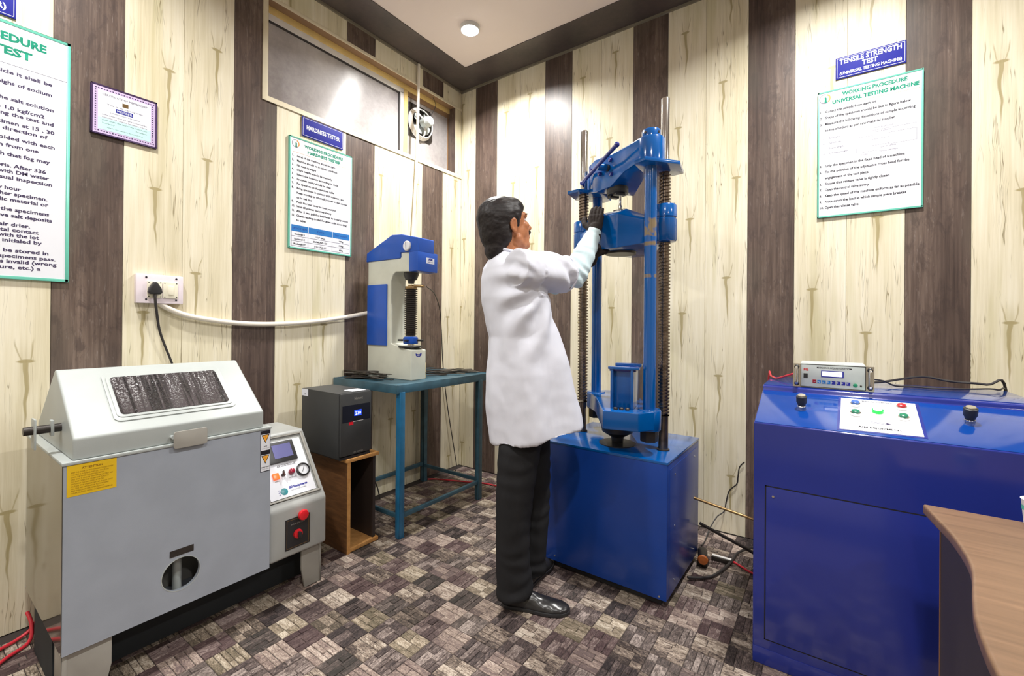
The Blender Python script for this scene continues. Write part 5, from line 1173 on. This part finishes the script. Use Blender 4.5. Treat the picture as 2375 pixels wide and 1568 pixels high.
# joints
SHR, ELR, WRR = Q(0.062, -0.132, 1.384), Q(0.268, 0.055, 1.383), Q(0.372, 0.150, 1.592)
SHL, ELL, WRL = Q(-0.045, 0.150, 1.400), Q(0.195, 0.165, 1.362), Q(0.372, 0.205, 1.492)
b = nb()
ellipsoid(b, H(-0.012, 0, 0.012), (0.098, 0.076, 0.096), HR, 32, 20)
ellipsoid(b, H(0.030, 0, -0.045), (0.066, 0.060, 0.070), HR, 28, 16)
ellipsoid(b, H(0.050, 0, -0.078), (0.042, 0.046, 0.036), HR, 24, 14)
ellipsoid(b, H(0.074, 0, -0.098), (0.022, 0.026, 0.020), HR, 20, 12)
ellipsoid(b, H(0.072, 0, 0.022), (0.024, 0.052, 0.020), HR, 24, 12)      # brow
cap(b, H(0.086, 0, 0.008), H(0.107, 0, -0.028), 0.008, 0.0115)             # nose
for s in (1, -1):
    ellipsoid(b, H(0.094, 0.011 * s, -0.032), (0.010, 0.008, 0.008), HR, 14, 8)
    ellipsoid(b, H(0.070, 0.034 * s, -0.020), (0.020, 0.020, 0.018), HR, 18, 10)   # cheek
    rot = HR @ Matrix.Rotation(R(14), 3, 'Y') @ Matrix.Rotation(R(-18 * s), 3, 'Z')
    for k_ in range(9):   # ear: curled rim around a hollow
        a0, a1 = R(-60 + 32 * k_), R(-28 + 32 * k_)
        def EP(a): return H(-0.002, 0.078 * s, -0.018) + rot @ Vector((-0.0125 * math.cos(a) + 0.002, 0, 0.023 * math.sin(a) + 0.002))
        cap(b, EP(a0), EP(a1), 0.0050, 0.0050, 10)
    ellipsoid(b, H(-0.003, 0.0745 * s, -0.020), (0.013, 0.005, 0.024), rot, 18, 10)
    cap(b, H(0.007, 0.074 * s, -0.010), H(0.008, 0.074 * s, -0.034), 0.0055, 0.0055, 10)
    ellipsoid(b, H(0.003, 0.073 * s, -0.044), (0.010, 0.007, 0.011), rot, 14, 8)
    cap(b, H(0.02, 0.050 * s, -0.072), H(0.052, 0.022 * s, -0.098), 0.020, 0.018)     # jaw line
ellipsoid(b, H(0.091, 0, -0.058), (0.010, 0.022, 0.0065), HR, 18, 10)
ellipsoid(b, H(0.089, 0, -0.070), (0.011, 0.019, 0.0075), HR, 18, 10)
cap(b, H(-0.005, 0, -0.07), Q(-0.030, 0.0, 1.43), 0.054, 0.062)
cap(b, H(-0.045, 0, -0.05), Q(-0.045, 0.0, 1.44), 0.045, 0.055)
rings_loft(b, [(0.04, 0, 0.82, 0.09, 0.12, 0), (0.045, 0, 0.92, 0.11, 0.14, 0), (0.04, 0, 1.06, 0.10, 0.13, 0), (0.012, 0, 1.25, 0.105, 0.15, 0), (0.0, 0, 1.38, 0.095, 0.150, 0), (-0.01, 0, 1.43, 0.07, 0.10, 0)], 32, 2.0)
chain(b, [(SHR, 0.058), (ELR, 0.042), (WRR, 0.027)]); chain(b, [(SHL, 0.058), (ELL, 0.040), (WRL, 0.026)])
NK = [Q(0.06, -0.05, 0.86), Q(0.035, -0.065, 0.50), Q(0.015, -0.03, 0.085)]
FK = [Q(0.07, 0.06, 0.86), Q(0.105, 0.115, 0.50), Q(0.100, 0.135, 0.085)]
for L_ in (NK, FK): chain(b, [(L_[0], 0.082), (L_[1], 0.056), (L_[2], 0.042)])
def hand(bm, w, fwd, palm, side, k=1.0, curl=0.35, g=0.0):
    "palm plus four bent fingers and a thumb; w wrist, fwd fingers, palm direction the palm faces, side towards the thumb"
    fwd, palm, side = fwd.normalized(), palm.normalized(), side.normalized()
    for s in (-0.023, -0.008, 0.008, 0.023): cap(bm, w + side * s * 0.6 * k + fwd * 0.01, w + side * s * k + fwd * 0.082 * k, (0.016 + g) * k, (0.0125 + g) * k, 12)
    for s, L_, sp in ((0.024, 0.066, -0.02), (0.0085, 0.074, 0.0), (-0.0085, 0.069, 0.0), (-0.024, 0.054, 0.02)):
        p = w + side * s * k + fwd * 0.088 * k; d = (fwd + side * sp).normalized(); r = 0.0088 + g
        for j, f in enumerate((0.42, 0.32, 0.26)):
            a = curl * (j + 0.4); dd = (d * math.cos(a) + palm * math.sin(a)).normalized()
            q = p + dd * L_ * f * k; cap(bm, p, q, r * k, r * 0.9 * k, 12); p = q; r *= 0.9
    p = w + side * 0.024 * k + fwd * 0.022 * k
    for L_, d in ((0.040, fwd * 0.7 + side * 0.75 + palm * 0.35), (0.030, fwd * 0.95 + side * 0.35 + palm * 0.45), (0.024, fwd + palm * 0.55 + side * 0.1)):
        q = p + d.normalized() * L_ * k; cap(bm, p, q, (0.0125 + g) * k, (0.0105 + g) * k, 12); p = q
HRD = (Q(0.402, 0.225, 1.775) - WRR); HLD = Q(0.425, 0.262, 1.60) - WRL
pR = (PF * 0.9 + PR * 0.35); sR = HRD.normalized().cross(pR.normalized())
sR = sR if sR.dot(PR) < 0 else -sR
pL = PF * 0.9 + PR * 0.35; sL = HLD.normalized().cross(pL.normalized()); sL = sL if sL.dot(PR) > 0 else -sL
hand(b, WRR, HRD, pR, sR); hand(b, WRL, HLD, pL, sL, 0.95, 0.6)
body = skin_obj(remesh(b, 0.0042, 5), 'body', M_SKIN, per)
# eyes, brows, moustache
for s in (1, -1):
    ey = finish(ellipsoid(nb(), H(0.073, 0.030 * s, 0.004), (0.0085, 0.0105, 0.0075), HR, 18, 12), 'eye', M_WHITE, per)
    finish(ellipsoid(nb(), H(0.0795, 0.030 * s, 0.004), (0.0025, 0.0055, 0.0055), HR, 14, 8), 'iris', M_BLACKG, ey)
    finish(tube(nb(), [H(0.094, 0.012 * s, 0.022), H(0.091, 0.030 * s, 0.028), H(0.074, 0.050 * s, 0.022)], 0.0032, 8, 4), 'eyebrow', M_HAIR, per)
mu = nb(); cap(mu, H(0.103, 0.003, -0.046), H(0.088, 0.026, -0.056), 0.0075, 0.0045); cap(mu, H(0.103, -0.003, -0.046), H(0.088, -0.026, -0.056), 0.0075, 0.0045)
skin_obj(remesh(mu, 0.002, 2), 'moustache', M_HAIR, per)
# hair
h = nb()
ellipsoid(h, H(-0.022, 0, 0.026), (0.101, 0.084, 0.092), HR, 32, 20)
ellipsoid(h, H(0.028, 0, 0.062), (0.060, 0.066, 0.046), HR, 28, 16)
ellipsoid(h, H(0.052, 0, 0.060), (0.038, 0.052, 0.036), HR, 24, 14)
ellipsoid(h, H(-0.058, 0, -0.035), (0.062, 0.072, 0.075), HR, 28, 16)
ellipsoid(h, H(-0.064, 0, -0.100), (0.046, 0.060, 0.056), HR, 24, 14)
for s in (1, -1):
    ellipsoid(h, H(-0.034, 0.062 * s, -0.035), (0.030, 0.018, 0.055), HR, 20, 12)
    cap(h, H(0.020, 0.070 * s, 0.020), H(0.026, 0.066 * s, -0.022), 0.013, 0.006)
    ellipsoid(h, H(0.012, 0.066 * s, 0.035), (0.042, 0.014, 0.030), HR, 20, 12)
def hairdisp(co, n):
    v = co - HC; return 0.0022 * (noise.noise(Vector((v.dot(HF) * 16, v.dot(HS) * 40, v.dot(HZ) * 30))) + 0.7 * noise.noise(Vector((v.dot(HF) * 30, v.dot(HS) * 130, v.dot(HZ) * 90))))
ellipsoid(h, H(-0.052, 0, -0.066), (0.058, 0.068, 0.066), HR, 24, 14); ellipsoid(h, H(-0.048, 0, 0.0), (0.072, 0.079, 0.085), HR, 28, 16)
skin_obj(remesh(h, 0.0038, 16, 0.7), 'hair', M_HAIR, per, hairdisp)
# trousers
t = nb()
def legloft(bm, pts):
    rings = []
    for (r, e, z, fh, sh) in pts:
        rings.append([bm.verts.new(Q(r, e, z) + BF * (fh * math.cos(2 * PI * i / 28)) + BS * (sh * math.sin(2 * PI * i / 28))) for i in range(28)])
    for a, b_ in zip(rings, rings[1:]):
        for i in range(28): bm.faces.new((a[i], a[(i + 1) % 28], b_[(i + 1) % 28], b_[i]))
    bm.faces.new(rings[0][::-1]); bm.faces.new(rings[-1])
legloft(t, [(0.020, -0.035, 0.052, 0.080, 0.062), (0.020, -0.037, 0.10, 0.078, 0.060), (0.012, -0.045, 0.20, 0.072, 0.062), (0.010, -0.058, 0.35, 0.070, 0.068), (0.016, -0.066, 0.50, 0.078, 0.074), (0.034, -0.068, 0.66, 0.088, 0.080), (0.050, -0.055, 0.74, 0.085, 0.080), (0.055, -0.04, 0.86, 0.08, 0.08)])
legloft(t, [(0.098, 0.138, 0.050, 0.068, 0.058), (0.098, 0.138, 0.10, 0.066, 0.057), (0.104, 0.130, 0.20, 0.062, 0.060), (0.108, 0.120, 0.35, 0.066, 0.064), (0.104, 0.112, 0.50, 0.074, 0.070), (0.092, 0.100, 0.66, 0.086, 0.078), (0.080, 0.080, 0.74, 0.084, 0.08), (0.065, 0.05, 0.86, 0.08, 0.08)])
def troudisp(co, n):
    z = co.z; k = 0.006 * max(0, 1 - z / 0.28) + 0.0025
    return k * math.sin(z * 95 + 3 * noise.noise(co * 9)) * (0.4 + noise.noise(co * 6)) + 0.004 * noise.noise(Vector((co.x * 22, co.y * 22, co.z * 3)))
skin_obj(remesh(t, 0.0065, 4), 'trousers', M_TROU, per, troudisp)
# shoes
def shoe(heel, toe):
    heel, toe = Vector(heel), Vector(toe); d = (toe - heel); L_ = d.length; d.normalize(); s = Vector((-d.y, d.x, 0)); bm = nb(); rings = []
    for f, w, hh in ((-0.03, 0.012, 0.040), (0.0, 0.026, 0.062), (0.10, 0.033, 0.078), (0.28, 0.036, 0.082), (0.45, 0.040, 0.066), (0.62, 0.046, 0.052), (0.78, 0.047, 0.044), (0.90, 0.040, 0.037), (0.98, 0.025, 0.030), (1.01, 0.010, 0.022)):
        ring = []
        for i in range(20):
            a = 2 * PI * i / 20; c, sn_ = math.cos(a), math.sin(a); zz = 0.014 + (hh - 0.014) * max(0, sn_) ** 0.8 if sn_ > 0 else 0.014 * (1 + sn_ * 0.7)
            ring.append(bm.verts.new(heel + d * f * L_ + s * (w * c * (1.0 if sn_ <= 0 else (1 - 0.35 * sn_))) + ZV * zz))
        rings.append(ring)
    for a, b_ in zip(rings, rings[1:]):
        for i in range(20): bm.faces.new((a[i], a[(i + 1) % 20], b_[(i + 1) % 20], b_[i]))
    bm.faces.new(rings[0][::-1]); bm.faces.new(rings[-1])
    sh_ = skin_obj(remesh(bm, 0.004, 3), 'shoe', M_SHOE, per, lambda co, n: 0.0015 * noise.noise(co * 40))
    pts = []
    for f, w in ((-0.03, 0.016), (0.0, 0.030), (0.10, 0.037), (0.28, 0.038), (0.45, 0.041), (0.62, 0.049), (0.78, 0.050), (0.90, 0.043), (0.98, 0.028), (1.02, 0.010)): pts.append((f, w))
    poly = [heel + d * f * L_ + s * w for f, w in pts] + [heel + d * f * L_ - s * w for f, w in pts[::-1]]
    finish(prism(nb(), [(p.x, p.y) for p in poly], 0.0, 0.013, 'z'), 'sole', M_BLACK, sh_, 0.002)
shoe(Q(-0.022, -0.005, 0), Q(0.240, -0.060, 0)); shoe(Q(0.062, 0.105, 0), Q(0.190, 0.330, 0))
# shirt sleeves
s_ = nb(); chain(s_, [(SHR, 0.058), (ELR, 0.056), (ELR.lerp(WRR, 0.45), 0.051), (WRR - (WRR - ELR).normalized() * 0.008, 0.034)])
def sl_disp(co, n): return 0.004 * math.sin(co.z * 120 + (co - PO).dot(PR) * 60 + 5 * noise.noise(co * 12)) * (0.5 + noise.noise(co * 8)) 
skin_obj(remesh(s_, 0.005, 4), 'shirt_sleeve', M_SLEEVE, per, sl_disp)
s_ = nb(); chain(s_, [(SHL, 0.055), (ELL, 0.052), (WRL - (WRL - ELL).normalized() * 0.03, 0.031)]); skin_obj(remesh(s_, 0.006, 4), 'shirt_sleeve', M_SLEEVE, per, sl_disp)
# gloves
for w, d, p, sd, k, c in ((WRR, HRD, pR, sR, 1.0, 0.35), (WRL, HLD, pL, sL, 0.95, 0.6)):
    g_ = nb(); hand(g_, w, d, p, sd, k, c, 0.0022); dn_ = d.normalized(); cap(g_, w - dn_ * 0.03, w + dn_ * 0.02, 0.031, 0.029)
    skin_obj(remesh(g_, 0.0028, 2), 'glove', M_GLOVE, per, lambda co, n: 0.0008 * noise.noise(co * 90))
# lab coat
cf = SHR.lerp(ELR, 0.755); fu, fv, fw_ = frame_of(ELR - SHR)
c_ = nb()
rings_loft(c_, [(0.106, 0, 0.716, 0.186, 0.178, 0.19), (0.100, 0, 0.765, 0.186, 0.178, 0.16), (0.086, 0, 0.845, 0.183, 0.177, 0.10), (0.067, 0, 0.972, 0.166, 0.176, 0.04), (0.050, 0, 1.117, 0.136, 0.168, 0), (0.026, 0, 1.20, 0.126, 0.172, 0), (0.010, 0, 1.28, 0.124, 0.176, 0), (0.002, 0, 1.36, 0.118, 0.172, 0), (-0.002, 0, 1.405, 0.108, 0.158, 0), (-0.008, 0, 1.425, 0.094, 0.132, 0), (-0.014, 0, 1.443, 0.080, 0.100, 0), (-0.020, 0, 1.460, 0.068, 0.070, -0.08), (-0.024, 0, 1.470, 0.062, 0.060, -0.2)], 48, 2.2)
cyl(c_, SHR - (ELR - SHR) * 0.25, SHR.lerp(ELR, 0.5), 0.074, 0.076, 32); cyl(c_, SHR.lerp(ELR, 0.45), SHR.lerp(ELR, 0.76), 0.077, 0.076, 32)
ellipsoid(c_, SHR + ZV * -0.01, (0.080, 0.080, 0.070), None, 24, 14)
cyl(c_, SHL - (ELL - SHL) * 0.25, SHL.lerp(ELL, 0.82), 0.084, 0.066, 32); ellipsoid(c_, SHL, (0.08, 0.08, 0.07), None, 24, 14)
AP = Q(0.10, -0.10, 1.30)
def coatdisp(co, n):
    v = co - PO; r, e, z = v.dot(PR), v.dot(PF), v.z
    x = v.dot(BF); y = v.dot(BS); ang = math.atan2(y, x - 0.05)
    low = max(0.0, min(1.0, (1.25 - z) / 0.4))
    d = low * 0.009 * math.sin(ang * 6.0 + 2.2 * noise.noise(Vector((ang * 1.2, z * 2.2, 1.0))) + z * 2.0)
    # drag folds fanning from the armpit down across the back
    w = Vector((r - 0.16, z - 1.34)); rad = w.length; th = math.atan2(w.y, w.x)
    fan = math.exp(-((rad - 0.19) / 0.12) ** 2) * max(0.0, min(1.0, (r + 0.09) / 0.08)) * max(0.0, min(1.0, (rad - 0.06) / 0.08)) * (1.0 if z < 1.38 else max(0.0, 1 - (z - 1.38) / 0.05))
    d += fan * 0.011 * math.sin(th * 13.0 + 2.5 * noise.noise(Vector((r * 5, z * 5, 4.0))))
    # sleeve folds
    q = co - SHR; al = q.dot((ELR - SHR).normalized())
    if al > 0.02 and (q - (ELR - SHR).normalized() * al).length < 0.11: d += 0.0070 * math.sin(al * 42 + q.z * 60 + 3 * noise.noise(co * 8)) 
    d += 0.009 * max(0.0, noise.noise(Vector((r * 9 + z * 4, e * 5, z * 5 - r * 3)))) + 0.003 * noise.noise(co * 7.0) + 0.002 * noise.noise(co * 22.0)
    return d
coat = skin_obj(remesh(c_, 0.0055, 3), 'lab_coat', M_COAT, per, coatdisp)
finish(tube(nb(), [Q(-0.024, 0, 1.466) + BF * 0.064 * math.cos(a) + BS * 0.062 * math.sin(a) + ZV * (-0.2 * 0.064 * math.cos(a)) for a in [2 * PI * i / 16 for i in range(17)]], 0.0065, 10, 3), 'coat_collar', M_COAT, coat)
finish(tube(nb(), [cf + fu * 0.0755 * math.cos(a) + fv * 0.0755 * math.sin(a) for a in [2 * PI * i / 16 for i in range(17)]], 0.0045, 8, 2), 'sleeve_hem', M_COAT, coat)
flush_text()
